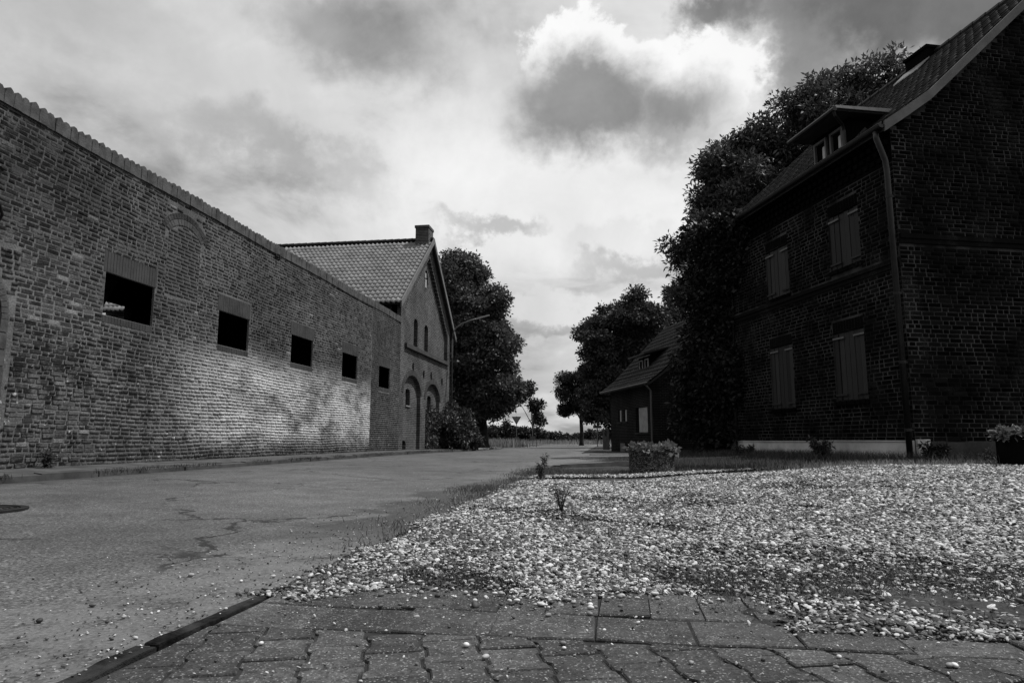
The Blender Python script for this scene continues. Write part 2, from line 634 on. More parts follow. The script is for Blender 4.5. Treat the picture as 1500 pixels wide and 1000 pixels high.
def paver_mat():
    m, T = new_mat('paver_concrete')
    t = T.node('ShaderNodeObjectInfo').outputs['Random']
    n = T.noise(T.pos, 4, 5, .6)
    f = T.noise(T.pos, 90, 4, .7)
    vo = T.node('ShaderNodeTexVoronoi')
    vo.inputs['Scale'].default_value = 210
    T.l.new(T.pos, vo.inputs['Vector'])
    sc = T.node('ShaderNodeSeparateColor')
    T.l.new(vo.outputs['Color'], sc.inputs[0])
    base = T.m('MULTIPLY', T.ramp(t, 0, 1, .032, .054), T.ramp(n, .3, .7, .75, 1.3))
    base = T.m('MULTIPLY', base, T.ramp(f, .28, .72, .55, 1.5))
    base = T.m('ADD', base, T.m('MULTIPLY', T.m('GREATER_THAN', sc.outputs[0], .93), .12))
    sand = T.ramp(T.noise(T.pos, 2.3, 5, .6), .54, .68)
    base = T.m('MULTIPLY', base, T.ramp(T.noise(T.pos, 24, 5, .7), .3, .7, .68, 1.35))
    base = T.mix(T.m('MULTIPLY', sand, .55), base, .06)
    h = T.m('ADD', T.m('MULTIPLY', f, 1.0), T.m('MULTIPLY', sc.outputs[1], .35))
    h = T.m('ADD', h, T.m('MULTIPLY', n, 1.5))
    finish(T, base, .85, h, .8, .008, .2)
    return m


def pebble_mat(mode):
    m, T = new_mat('pebble_' + mode)
    t = tone_socket(T, mode)
    f = T.noise(T.pos, 70, 4, .65)
    base = T.ramp(t, 0, 1, .0, 1.0, smooth=False)
    base = T.m('POWER', base, 1.35)
    base = T.m('ADD', .022, T.m('MULTIPLY', base, .52))
    base = T.m('MULTIPLY', base, T.ramp(f, .3, .7, .8, 1.15))
    finish(T, base, .65, f, .2, .003, .3)
    return m


def shutter_mat():
    m, T = new_mat('shutter_paint')
    t = T.node('ShaderNodeObjectInfo').outputs['Random']
    g = T.noise(T.v('MULTIPLY', T.pos, (30, 30, 1.6)), 3, 5, .6)
    base = T.m('MULTIPLY', T.ramp(t, 0, 1, .007, .024), T.ramp(g, .3, .7, .75, 1.25))
    finish(T, base, .7, g, .3, .004, .3)
    return m


def aggregate_mat():
    m, T = new_mat('exposed_aggregate')
    vo = T.node('ShaderNodeTexVoronoi')
    vo.inputs['Scale'].default_value = 48
    T.l.new(T.pos, vo.inputs['Vector'])
    sc = T.node('ShaderNodeSeparateColor')
    T.l.new(vo.outputs['Color'], sc.inputs[0])
    n = T.noise(T.pos, 5, 5, .6)
    base = T.m('MULTIPLY', T.ramp(sc.outputs[0], 0, 1, .03, .3, smooth=False), T.ramp(vo.outputs['Distance'], .1, .6, 1.1, .3))
    base = T.m('MULTIPLY', base, T.ramp(n, .3, .7, .6, 1.3))
    finish(T, base, .9, T.m('SUBTRACT', 1.0, vo.outputs['Distance']), .9, .03, .1)
    return m


M = dict(
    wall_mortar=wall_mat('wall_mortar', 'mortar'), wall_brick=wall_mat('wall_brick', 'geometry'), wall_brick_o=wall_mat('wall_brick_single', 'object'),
    house_mortar=house_mat('house_mortar', 'mortar'), house_brick=house_mat('house_brick', 'geometry'), house_brick_o=house_mat('house_brick_single', 'object'),
    coping=simple('coping_brick', .055, .45, 4, 30, .95, .7, .012),
    newbrick=simple('smooth_brick', .034, .3, 3, 40, .9, .4, .006),
    road=road_mat(), earth=ground_mat(), paver=paver_mat(), pebble_i=pebble_mat('instancer'), pebble_o=pebble_mat('object'),
    sidewalk=simple('sidewalk_concrete', .05, .5, 2.5, 40, .9, .6, .008),
    kerb=simple('kerb_stone', .04, .4, 3, 50, .9, .6, .006),
    pale_concrete=simple('pale_concrete', .16, .3, 3, 40, .9, .4, .005),
    sand=simple('joint_sand', .014, .5, 6, 70, .95, .6, .006),
    edging=simple('edging_concrete', .020, .8, 6, 60, .95, .8, .01, .05),
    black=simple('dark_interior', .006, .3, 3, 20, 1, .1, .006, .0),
    wood_dark=simple('weathered_timber', .02, .4, 4, 30, .85, .5),
    tile_barn=simple('barn_clay_tile', .16, .28, 1.2, 26, .75, .4, .006, .4),
    tile_dark=simple('house_clay_tile', .02, .4, 1.5, 30, .6, .4, .006, .2),
    verge=simple('verge_board', .11, .2, 3, 30, .7, .2),
    render=simple('plinth_render', .42, .3, 1.6, 30, .9, .35, .004),
    render_stain=simple('stained_render', .035, .55, 2.2, 30, .9, .35, .004),
    zinc=simple('zinc', .013, .3, 5, 40, .45, .15, .002, .5, .4),
    zinc_bright=simple('bright_zinc', .22, .2, 5, 40, .4, .15, .002, .5, .3),
    iron=simple('black_iron', .015, .3, 6, 50, .6, .3, .003, .4, .5),
    manhole=simple('cast_iron', .012, .4, 8, 90, .6, .5, .003, .4, .4),
    shutter=shutter_mat(), strap=simple('shutter_strap', .11, .2, 8, 40, .6, .2),
    white_paint=simple('white_paint', .28, .2, 4, 40, .6, .15),
    curtain=simple('curtain_cloth', .55, .15, 6, 40, .9, .2),
    slate=simple('slate_cladding', .05, .3, 5, 40, .6, .3),
    glass_dark=simple('dark_glass', .01, .2, 2, 20, .08, 0, .001, .5),
    bark=simple('bark', .014, .5, 3, 22, .95, .9, .03),
    planter=aggregate_mat(),
    soil=simple('potting_soil', .02, .4, 6, 40, 1, .6),
    grey_metal=simple('galvanised_steel', .09, .2, 4, 40, .5, .1, .002, .5, .3),
    sign_white=simple('sign_enamel', .12, .1, 4, 40, .5, .05), sign_dark=simple('sign_border', .06, .1, 4, 40, .5, .05),
    gate_wood=simple('gate_boards', .05, .4, 4, 30, .85, .4),
    barn_brick=brick_tex_mat('barn_brickwork', (0, 1, 0), .05, .15, .24, .077),
    barn_side=brick_tex_mat('barn_side_brickwork', (1, 0, 0), .04, .12, .24, .077),
    leaf_dark=leaf_mat('foliage_dark', .016, .075, .2), leaf_mid=leaf_mat('foliage_mid', .025, .11, .25),
    leaf_far=leaf_mat('foliage_far', .012, .04, .2), leaf_ivy=leaf_mat('foliage_ivy', .008, .028, .15),
    leaf_pale=leaf_mat('foliage_pale', .04, .17, .3), grass=leaf_mat('grass_blades', .025, .10, .3), dry_grass=leaf_mat('dry_grass_blades', .10, .28, .3),
)

# ------------------------------------------------------------------ terrain
def sst(a, b, x):
    t = np.clip((x - a) / (b - a), 0, 1)
    return t * t * (3 - 2 * t)


def hgt(x, y):
    """ground height: flat road, slight cross-fall up to the left, plot rising to the house"""
    x = np.asarray(x, dtype=float)
    y = np.asarray(y, dtype=float)
    plot = .23 * sst(-1.2, 4.4, x) * sst(2.9, 7.5, y) * (1 - sst(19, 27, y) * .9)
    berm = .05 * sst(-1.42, -1.15, x) * (1 - sst(-.9, .6, x)) * sst(2.9, 3.6, y) * (1 - sst(12, 14, y))
    left = .09 * sst(-2.5, -7.0, x) * (1 - sst(22, 40, y))
    return plot + berm + left


def grid_mesh(name, xs, ys, zfun, mat, dz=0.0, keep=None):
    xs, ys = np.asarray(xs), np.asarray(ys)
    X, Y = np.meshgrid(xs, ys)
    Z = zfun(X, Y) + dz
    V = np.stack([X, Y, Z], -1).reshape(-1, 3)
    nx, ny = len(xs), len(ys)
    i = np.arange(ny - 1)[:, None] * nx + np.arange(nx - 1)[None, :]
    Fc = np.stack([i, i + 1, i + nx + 1, i + nx], -1).reshape(-1, 4)
    if keep is not None:
        c = V[Fc].mean(1)
        Fc = Fc[keep(c[:, 0], c[:, 1])]
    me = np_mesh(name, V, Fc, smooth=True)
    return mesh_obj(name, me, mat)


gx = np.concatenate([[-1500, -600, -250, -120, -60, -30, -16], np.arange(-10, -2, .5), np.arange(-2, 12.01, .2), [13, 14, 18, 30, 60, 120, 250, 600, 1500]])
gy = np.concatenate([[-200, -60, -20, -6], np.arange(-2, 2.5, .5), np.arange(2.5, 16, .2), np.arange(16, 40.01, .5), [45, 55, 70, 90, 130, 200, 350, 700, 1500, 3000]])


def ground_z(x, y):
    base = hgt(x, y)
    under_road = (x < -1.45) & (x > -9) & (y < 84)
    return base - np.where(under_road, .06, 0.0)


tag(grid_mesh('ground', gx, gy, ground_z, M['earth'], -.016), kind='structure')

# main road, its far junction, the side lane by the second house
road = grid_mesh('road', np.concatenate([[-7.25], np.arange(-7, -1.9, .5), [-1.9, -1.7, -1.5, -1.40]]),
                 np.concatenate([[-6, -3], np.arange(-1, 40, .6), [45, 50, 55, 60, 66, 72]]), hgt, M['road'])
tag(road, kind='structure')
mb = MB()
mb.poly([(-60, 72, 0.0), (40, 72, 0.0), (40, 80, 0.02), (-60, 80, .02)])
tag(mb.build('cross_road', M['road']), kind='structure')
mb = MB()
for (x0, x1, y0, y1) in ((-1.44, 3.4, 16.4, 30.2),):
    n = 14
    for i in range(n):
        ya, yb = y0 + (y1 - y0) * i / n, y0 + (y1 - y0) * (i + 1) / n
        for k in range(6):
            xa, xb = x0 + (x1 - x0) * k / 6, x0 + (x1 - x0) * (k + 1) / 6
            P = [(xa, ya), (xb, ya), (xb, yb), (xa, yb)]
            mb.poly([(p[0], p[1], float(hgt(*p)) + .012) for p in P])
tag(mb.build('lane', M['road']), kind='structure')
# pale kerb strips of the lane
for (xa, ya, xb, yb, wdt) in ((-1.2, 15.9, 3.0, 16.35, .22), (-1.0, 21.2, 3.2, 21.2, .3), (-.9, 27.0, 2.4, 27.2, .5)):
    mb = MB()
    za, zb = float(hgt(xa, ya)), float(hgt(xb, yb))
    mb.hexa([(xa, ya, za - .05), (xb, yb, zb - .05), (xb, yb + wdt, zb - .05), (xa, ya + wdt, za - .05),
             (xa, ya, za + .05), (xb, yb, zb + .05), (xb, yb + wdt, zb + .05), (xa, ya + wdt, za + .05)])
    tag(mb.build('lane_kerb', M['pale_concrete']), kind='structure')

# sidewalk in front of the wall with single kerb stones
sw = MB()
ys = np.arange(-2, 40.1, 1.0)
for i in range(len(ys) - 1):
    y0, y1 = ys[i], ys[i + 1]
    z0, z1 = float(hgt(-7.4, y0)) + .085, float(hgt(-7.4, y1)) + .085
    sw.hexa([(-8.55, y0, z0 - .3), (-7.42, y0, z0 - .3), (-7.42, y1, z1 - .3), (-8.55, y1, z1 - .3),
             (-8.55, y0, z0 + .03), (-7.42, y0, z0), (-7.42, y1, z1), (-8.55, y1, z1 + .03)])
sidewalk = tag(sw.build('sidewalk', M['sidewalk']), kind='structure')
for i in range(len(ys) - 1):
    y0, y1 = ys[i] + .006, ys[i + 1] - .006
    z0 = float(hgt(-7.4, ys[i])) + .075 + random.uniform(-.018, .018)
    j = random.uniform(-.02, .02)
    k = MB()
    k.hexa([(-7.41 + j, y0, z0 - .3), (-7.27 + j, y0, z0 - .3), (-7.27 + j, y1, z0 - .3), (-7.41 + j, y1, z0 - .3),
            (-7.41 + j, y0, z0 + .012), (-7.29 + j, y0, z0 - .004), (-7.29 + j, y1, z0 - .004), (-7.41 + j, y1, z0 + .012)])
    k.build('kerb_stone', M['kerb'], sidewalk)
# pale pavement past the barn and the verge islands at the junction
mb = MB()
mb.hexa([(-10.5, 37, 0), (-7.3, 37, 0), (-7.7, 52, 0), (-13, 52, 0), (-10.5, 37, .1), (-7.3, 37, .1), (-7.7, 52, .1), (-13, 52, .1)])
tag(mb.build('pavement', M['pale_concrete']), kind='structure')

# ------------------------------------------------------------------ brick helpers
CAMP = np.array([0, 0, EYE])


def fill_courses(a0, a1, z0, z1, excl, course, lengths, joint, wave=0.0, top=None, seed=1, jit=.003):
    """list of bricks (a_center, z_center, length, height) over a rectangle minus the rectangles excl; top(a)->max z"""
    rnd = random.Random(seed)
    out = []
    r = 0
    z = z0
    while z + course * .6 < z1:
        h = course - joint
        zz0, zz1 = z + joint * .5, z + joint * .5 + h
        spans = [(a0, a1)]
        for (ea0, ea1, ez0, ez1) in excl:
            if zz1 > ez0 + .004 and zz0 < ez1 - .004:
                ns = []
                for s0, s1 in spans:
                    if ea1 <= s0 or ea0 >= s1:
                        ns.append((s0, s1))
                    else:
                        if ea0 - s0 > .03:
                            ns.append((s0, ea0))
                        if s1 - ea1 > .03:
                            ns.append((ea1, s1))
                spans = ns
        for s0, s1 in spans:
            a = s0 - rnd.random() * lengths[0] * .9
            while a < s1 - .02:
                L = lengths[(rnd.random() < .38) if len(lengths) > 1 else 0] * rnd.uniform(.94, 1.05)
                b0, b1 = max(a + joint * .5, s0 + joint * .25), min(a + L + joint * .5 - joint, s1 - joint * .25)
                if b1 - b0 > .03:
                    c = (b0 + b1) / 2
                    if top is None or zz1 < top(c):
                        out.append((c, (zz0 + zz1) / 2 + rnd.uniform(-jit, jit), b1 - b0, h))
                a += L + joint
        z += course
        r += 1
    return out


def brick_unit(name, jitter, mat, bev, seed):
    rnd = random.Random(seed)
    me = bpy.data.meshes.new(name)
    v, f = [], []
    for (x, z) in ((-.5, -.5), (.5, -.5), (.5, .5), (-.5, .5)):
        v.append((x, 0, z))
    for (x, z) in ((-.5, -.5), (.5, -.5), (.5, .5), (-.5, .5)):
        bx, bz = bev * .35, bev
        v.append((x - math.copysign(bx, x) + rnd.uniform(-jitter, jitter) * .35, 1 + rnd.uniform(-jitter, jitter) * 3, z - math.copysign(bz, z) + rnd.uniform(-jitter, jitter)))
    # y is outward; faces seen from +y
    f = [(4, 7, 6, 5), (0, 4, 5, 1), (1, 5, 6, 2), (2, 6, 7, 3), (3, 7, 4, 0)]
    me.from_pydata(v, [], f)
    me.materials.append(mat)
    me.update()
    return me


def lay_bricks(F, bricks, parent, mats, n_single, proud, bev, jitter, wave=None, rot=0.0, seed=3, tone=None):
    """nearest bricks as parts of their own, the rest joined"""
    if not bricks:
        return
    rng = np.random.default_rng(seed)
    B = np.array(bricks)
    A, N, O = np.array(F.A), np.array(F.N), np.array(F.o)
    if wave is not None:
        B[:, 1] += wave(B[:, 0], B[:, 1])
    P = O + B[:, :1] * A + np.array([0, 0, 1]) * B[:, 1:2]
    pr = (proud(B[:, 1]) if callable(proud) else proud) * (1 + rng.uniform(-.6, .8, len(B)))
    # apparent size, only inside the frame
    rel = P - CAMP
    fwd = np.array([-sin(YAW) * cos(PITCH), cos(YAW) * cos(PITCH), sin(PITCH)])
    rt = np.array([cos(YAW), sin(YAW), 0])
    up = np.cross(rt, fwd)
    dz = rel @ fwd
    sx, sy = rel @ rt / dz, rel @ up / dz
    d = np.linalg.norm(rel, axis=1)
    app = B[:, 2] * B[:, 3] * np.abs((rel / d[:, None]) @ N) / d ** 2
    app[(dz < .3) | (np.abs(sx) > .74) | (np.abs(sy) > .49)] = 0
    order = np.argsort(-app)
    single = order[:n_single]
    rest = order[n_single:]
    units = [brick_unit('brick', jitter, mats[1], bev, s) for s in range(10)]
    for q in single:
        c = B[q]
        o = bpy.data.objects.new('brick', units[int(rng.integers(10))])
        ang = rng.normal(0, rot)
        Rm = Matrix(((A[0], N[0], 0, 0), (A[1], N[1], 0, 0), (0, 0, 1, 0), (0, 0, 0, 1)))
        mw = Matrix.Translation(Vector(P[q] - N * .004)) @ Rm @ Matrix.Rotation(ang, 4, 'Y') @ Matrix.Diagonal((c[2], pr[q] + .004, c[3], 1))
        link(o, parent, mw)
    n = len(rest)
    if n == 0:
        return
    base = np.array([(-.5, -.5), (.5, -.5), (.5, .5), (-.5, .5)])
    V = np.zeros((n, 8, 3))
    L, H = B[rest, 2], B[rest, 3]
    ang = rng.normal(0, rot, n) if rot else np.zeros(n)
    for k in range(4):
        for lay in (0, 1):
            a = base[k, 0] * L
            z = base[k, 1] * H
            if lay:
                a = a - np.sign(base[k, 0]) * bev * H * .8 + rng.uniform(-jitter, jitter, n) * H
                z = z - np.sign(base[k, 1]) * bev * H + rng.uniform(-jitter, jitter, n) * H
                nn = pr[rest] * (1 + rng.uniform(-jitter, jitter, n) * 3)
            else:
                nn = np.full(n, -.004)
            a, z = a * np.cos(ang) - z * np.sin(ang), a * np.sin(ang) + z * np.cos(ang)
            V[:, k + 4 * lay] = P[rest] + a[:, None] * A + nn[:, None] * N + z[:, None] * np.array([0, 0, 1])
    fc = np.array([(4, 5, 6, 7), (0, 1, 5, 4), (1, 2, 6, 5), (2, 3, 7, 6), (3, 0, 4, 7)])
    Fa = (fc[None] + (np.arange(n) * 8)[:, None, None]).reshape(-1, 4)
    # orient: outward
    x = V[0][Fa[0]]
    nrm = np.cross(x[1] - x[0], x[2] - x[0])
    if nrm @ N < 0:
        Fa = Fa[:, ::-1]
    tn = rng.random(n) if tone is None else tone(B[rest], rng)
    me = np_mesh('brickwork', V.reshape(-1, 3), Fa, np.repeat(tn, 5))
    mesh_obj('brickwork', me, mats[0], parent, None, 'stuff')


# ------------------------------------------------------------------ the old farm wall
WX = -8.5
FW = frame((WX, 0, 0), (0, 1, 0), (1, 0, 0))
Y0, Y1, WB, WT = 3.2, 26.68, -.05, 5.36
OPEN = [(10.25, 11.52), (13.67, 14.95), (17.13, 18.49), (20.67, 22.0), (24.17, 25.45)]
ZO = [(2.71, 3.45), (2.67, 3.43), (2.66, 3.42), (2.60, 3.38), (2.53, 3.32)]
wall = thing('farm_wall', (WX, 15, 0), 'long old brick wall with five square openings along the road', 'wall')
mb = MB()
holes = [[(a, c), (b, c), (b, d), (a, d)] for (a, b), (c, d) in zip(OPEN, ZO)]
mb.plate(FW, [(Y0, WB), (Y1, WB), (Y1, WT), (Y0, WT)], holes, .045)
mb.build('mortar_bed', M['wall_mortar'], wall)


def wave(a, z):
    return .016 * np.sin(a * .9 + z * .35) * np.clip((23.3 - a) / 4, 0, 1) + .008 * np.sin(a * 2.7 + z * 5.1) * np.clip((23.3 - a) / 4, 0, 1)


excl = []
for (a, b), (c, d) in zip(OPEN, ZO):
    excl += [(a - .004, b + .004, c - .13, d + .37), (a - .06, b + .06, d - .005, d + .37)]
NICHE = (11.80, 12.86, 3.42, 4.92)
excl.append(NICHE)
excl.append((11.70, 12.96, 4.60, 5.22))
excl.append((6.6, 8.56, 0.2, 3.35))
old = fill_courses(Y0, 23.33, .12, WT - .02, excl, .0725, (.225, .11), .0115, seed=5, jit=.004)
new = fill_courses(23.36, Y1, .12, WT - .02, excl, .0745, (.215, .105), .011, seed=6, jit=.001)


def old_tone(B, rng):
    t = rng.beta(1.0, 1.9, len(B))
    return t


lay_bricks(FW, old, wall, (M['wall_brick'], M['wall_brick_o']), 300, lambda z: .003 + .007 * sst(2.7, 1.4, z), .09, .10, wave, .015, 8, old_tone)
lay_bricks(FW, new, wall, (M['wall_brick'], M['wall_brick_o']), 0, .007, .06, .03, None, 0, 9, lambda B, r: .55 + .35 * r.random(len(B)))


def soldier(F, a0, a1, z0, z1, parent, name, mat, n0=0.006, pitch=.072, rows=1):
    k = MB()
    for r in range(rows):
        za, zb = z0 + (z1 - z0) * r / rows, z0 + (z1 - z0) * (r + 1) / rows - .006
        a = a0
        while a < a1 - .03:
            b = min(a + pitch - .008, a1)
            k.fbox(F, (a, b), (za + random.uniform(0, .004), zb), (-.004, n0 * random.uniform(.6, 1.3)))
            a += pitch
    k.build(name, mat, parent, kind='stuff')


for (a, b), (c, d) in zip(OPEN, ZO):
    soldier(FW, a - .055, b + .055, d + .004, d + .365, wall, 'lintel', M['newbrick'], rows=1)
    soldier(FW, a, b, c - .125, c - .004, wall, 'sill', M['newbrick'], .007)

# walled-up arched window
nb = fill_courses(NICHE[0], NICHE[1], NICHE[2], NICHE[3] + .02, [], .073, (.225,), .010, seed=12,
                  top=lambda a: 4.62 + .30 * max(0, 1 - ((a - 12.33) / .56) ** 2))
FWr = frame((WX - .0, 0, 0), (0, 1, 0), (1, 0, 0))
lay_bricks(FWr, nb, wall, (M['newbrick'], M['newbrick']), 0, .004, .05, .03, None, 0, 13)


def arch_ring(F, ca, cz, ra, rz, t0, t1, thick, n, parent, mat, name, n0=.014):
    k = MB()
    for i in range(n):
        u0 = t0 + (t1 - t0) * (i + .06) / n
        u1 = t0 + (t1 - t0) * (i + .94) / n
        pr = n0 + random.uniform(-.005, .005)
        P = []
        for u, rr in ((u0, 0), (u1, 0), (u1, thick), (u0, thick)):
            P.append((ca + (ra + rr) * cos(u), cz + (rz + rr) * sin(u)))
        k.hexa([F(p[0], p[1], -.004) for p in P] + [F(p[0], p[1], pr) for p in P])
    k.build(name, mat, parent, kind='stuff')


arch_ring(FW, 12.33, 4.55, .55, .34, .12 * pi, .88 * pi, .12, 16, wall, M['coping'], 'arch_ring')
arch_ring(FW, 12.33, 4.55, .68, .47, .1 * pi, .9 * pi, .11, 20, wall, M['wall_brick_o'], 'arch_ring')
# fill round the arch head
hf = fill_courses(11.70, 12.96, 4.60, 5.22, [], .0745, (.2, .1), .015, seed=15)
hf = [b for b in hf if ((b[0] - 12.33) / .84) ** 2 + ((b[1] - 4.55) / .63) ** 2 > 1.0]
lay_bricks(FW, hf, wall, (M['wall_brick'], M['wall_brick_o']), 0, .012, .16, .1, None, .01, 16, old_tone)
# walled-up doorway at the near end: jamb rings and fill
dr = fill_courses(6.6, 8.32, .2, 3.2, [], .0745, (.22, .11), .016, seed=17, top=lambda a: 2.3 + .85 * sqrt(max(0, 1 - ((a - 7.45) / .9) ** 2)))
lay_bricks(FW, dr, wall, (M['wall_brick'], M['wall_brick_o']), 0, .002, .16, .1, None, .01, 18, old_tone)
arch_ring(FW, 7.45, 2.3, .88, .86, 0, pi, .12, 34, wall, M['coping'], 'arch_ring', .02)
k = MB()
for z in np.arange(.2, 2.28, .24):
    k.fbox(FW, (8.33, 8.45), (z, z + .225), (-.004, .018))
k.build('jamb', M['coping'], wall, kind='stuff')
hf = fill_courses(6.6, 8.56, .2, 3.35, [], .0745, (.2, .1), .015, seed=19)
hf = [b for b in hf if (b[1] > 2.3 and ((b[0] - 7.45) / 1.06) ** 2 + ((b[1] - 2.3) / 1.04) ** 2 > 1) or (b[1] <= 2.3 and b[0] > 8.52)]
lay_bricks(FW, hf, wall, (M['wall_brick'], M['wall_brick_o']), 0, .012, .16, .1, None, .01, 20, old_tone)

# coping: rounded bricks on edge, one by one
def coping_unit(seed, w):
    r = random.Random(seed)
    k = MB()
    prof = []
    for i in range(9):
        t = pi * i / 8
        prof.append((-.5 * cos(t) * (1 + r.uniform(-.06, .03)), .52 + .48 * sin(t) * (1 + r.uniform(-.12, .05))))
    pts = [(-.5, 0)] + prof + [(.5, 0)]
    k.prism([(0, a, z) for a, z in pts], (1, 0, 0))
    me = bpy.data.meshes.new('coping_brick')
    me.from_pydata(k.v, [], k.f)
    bm = bmesh.new()
    bm.from_mesh(me)
    bmesh.ops.remove_doubles(bm, verts=bm.verts, dist=1e-5)
    bmesh.ops.recalc_face_normals(bm, faces=bm.faces)
    bm.to_mesh(me)
    bm.free()
    me.materials.append(M['coping'])
    return me


cu = [coping_unit(s, 1) for s in range(6)]
y = Y0
i = 0
while y < Y1 - .05:
    w_ = .15 * random.uniform(.92, 1.08) if y < 23.3 else .11
    o = bpy.data.objects.new('coping_brick', cu[i % 6] if i % 5 else cu[random.randrange(6)])
    hh = .265 * random.uniform(.94, 1.05) if y < 23.3 else .25
    zb = WT - .004 + .012 * sin(y * 1.1)
    tilt = random.gauss(0, .022)
    mw = Matrix.Translation((WX - .40, y + w_ / 2, zb)) @ Matrix.Rotation(tilt, 4, 'X') @ Matrix.Diagonal((.425 + random.uniform(-.006, .012), w_ * .97, hh, 1))
    link(o, wall, mw)
    y += w_
    i += 1

# lantern on the wall at the near end
lan = thing('wall_lantern', (WX, 8.00, 3.6), 'black iron wall lantern on scrolled bracket at wall end', 'lantern')
k = MB()
k.tube([(WX + .01, 7.92, 3.66), (WX + .03, 7.93, 3.60), (WX + .12, 7.93, 3.53), (WX + .22, 7.92, 3.56), (WX + .30, 7.90, 3.66), (WX + .34, 7.80, 3.78), (WX + .34, 7.68, 3.86)], .02, 8)
k.tube([(WX + .01, 7.92, 3.95), (WX + .15, 7.86, 3.93), (WX + .34, 7.68, 3.86)], .016, 8)
k.build('bracket', M['iron'], lan)
k = MB()
k.fbox(FW, (7.86, 7.97), (3.55, 4.02), (.012, .03))
k.build('wall_plate', M['iron'], lan)
k = MB()
k.lathe((WX + .34, 7.60, 3.86), [(.05, 0), (.10, .03), (.14, .34), (.17, .36), (.05, .48), (.02, .54)], 6)
k.build('lantern_body', M['iron'], lan)
# rusted anchor hook high on the wall
hk = thing('anchor_hook', (WX, 16.1, 5.2), 'small rusted iron hook high under the wall coping', 'hook')
k = MB()
k.tube([(WX + .01, 16.1, 5.36), (WX + .08, 16.1, 5.33), (WX + .09, 16.12, 5.22), (WX + .04, 16.14, 5.2)], .022, 6)
k.fbox(FW, (16.0, 16.2), (5.27, 5.33), (.012, .04))
k.build('hook', M['iron'], hk)

# shed behind the wall: dark room seen through the openings
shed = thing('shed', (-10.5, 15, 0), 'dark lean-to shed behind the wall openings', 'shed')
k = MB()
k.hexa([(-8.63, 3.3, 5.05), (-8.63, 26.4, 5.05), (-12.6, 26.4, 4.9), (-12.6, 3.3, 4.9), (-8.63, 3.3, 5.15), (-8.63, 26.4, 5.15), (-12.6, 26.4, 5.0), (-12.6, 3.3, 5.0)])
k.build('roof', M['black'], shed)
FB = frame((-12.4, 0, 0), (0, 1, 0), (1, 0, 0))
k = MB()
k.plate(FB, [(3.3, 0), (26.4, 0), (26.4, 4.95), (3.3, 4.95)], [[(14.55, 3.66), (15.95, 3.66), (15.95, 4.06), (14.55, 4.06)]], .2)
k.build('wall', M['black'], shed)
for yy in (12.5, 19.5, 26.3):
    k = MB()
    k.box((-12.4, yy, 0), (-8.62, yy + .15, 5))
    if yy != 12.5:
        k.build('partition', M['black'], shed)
k = MB()
k.hexa([(-9.6, 11.05, 2.55), (-9.6, 11.23, 2.55), (-9.72, 11.23, 2.55), (-9.72, 11.05, 2.55), (-9.6, 11.75, 3.7), (-9.6, 11.93, 3.7), (-9.72, 11.93, 3.7), (-9.72, 11.75, 3.7)])
k.build('brace', M['wood_dark'], shed)
for y_, sx in ((17.8, .05), (21.3, .05), (24.8, .04)):
    k = MB()
    for q in range(4):
        k.box((-9.5, y_ - .5 + q * .33, 2.2), (-9.45, y_ - .47 + q * .33, 4.2))
    k.build('batten', M['wood_dark'], shed)

# ------------------------------------------------------------------ pantile roofs
def tile_field(name, O, U, S, Nn, nu, ns, pu, ps, mat, parent, amp=.03, seed=0, step=.022, keep=None):
    """O: eave start, U along eave, S up the slope (unit vectors), Nn roof normal; one curved piece for each tile"""
    rng = np.random.default_rng(seed)
    O, U, S, Nn = map(np.array, (O, U, S, Nn))
    K = 7
    prof_u = np.linspace(0, 1.06, K)
    prof_h = amp * (np.cos(prof_u * 2 * pi * .95 + .4) + .35 * np.cos(prof_u * 4 * pi))
    V, Fc, tone = [], [], []
    vi = 0
    for r in range(ns):
        for c in range(nu):
            u0, s0 = c * pu, r * ps
            if keep is not None and not keep(u0 + pu / 2, s0 + ps / 2):
                continue
            jz = rng.uniform(-.005, .005)
            js = rng.uniform(-.008, .008)
            js2 = rng.uniform(-.012, .012)
            rows = []
            for (sv, hv) in ((0, -.012), (0, step), (ps * 1.10, .004)):
                P = O[None] + U[None] * (u0 + prof_u * pu)[:, None] + S[None] * (s0 + sv + js + js2 * prof_u)[:, None] + Nn[None] * (prof_h * (1 if hv > -.01 else .9) + hv + jz)[:, None]
                rows.append(P)
            V.append(np.concatenate(rows))
            for a in range(2):
                for q in range(K - 1):
                    Fc.append((vi + a * K + q, vi + a * K + q + 1, vi + (a + 1) * K + q + 1, vi + (a + 1) * K + q))
            vi += 3 * K
    me = np_mesh(name, np.concatenate(V), np.array(Fc), smooth=False)
    return mesh_obj(name, me, mat, parent, None, 'stuff')


def unit(v):
    v = np.array(v, dtype=float)
    return v / np.linalg.norm(v)


# tiled roof of the yard building seen through the first opening
yard = thing('yard_roof', (-17, 15, 3.5), 'clay tile roof glimpsed through the first wall opening', 'roof')
S_ = unit((-.72, 0, .69))
tile_field('roof_tiles', (-15.2, 12.5, 3.3), (0, 1, 0), S_, unit((.69, 0, .72)), 26, 8, .2, .33, M['tile_barn'], yard, .05, 4)
k = MB()
k.box((-18.2, 12.4, 0), (-15.3, 17.9, 3.25))
k.build('wall', M['barn_side'], yard)

# ------------------------------------------------------------------ the barn
barn = thing('barn', (WX, 31, 0), 'brick barn with tiled gable roof adjoining the long wall', 'barn')
BL, BR, BRX = 26.70, 35.25, 31.0            # gable from Y to Y, ridge
EZL, EZR, RZ = 6.1, 6.05, 10.12
XB = -22.0
FG = frame((WX, 0, 0), (0, 1, 0), (1, 0, 0))


def roof_line(a):
    return RZ - (RZ - 6.1) * abs(a - BRX) / (BRX - 26.2) if a < BRX else RZ - (RZ - 6.0) * (a - BRX) / (35.75 - BRX)


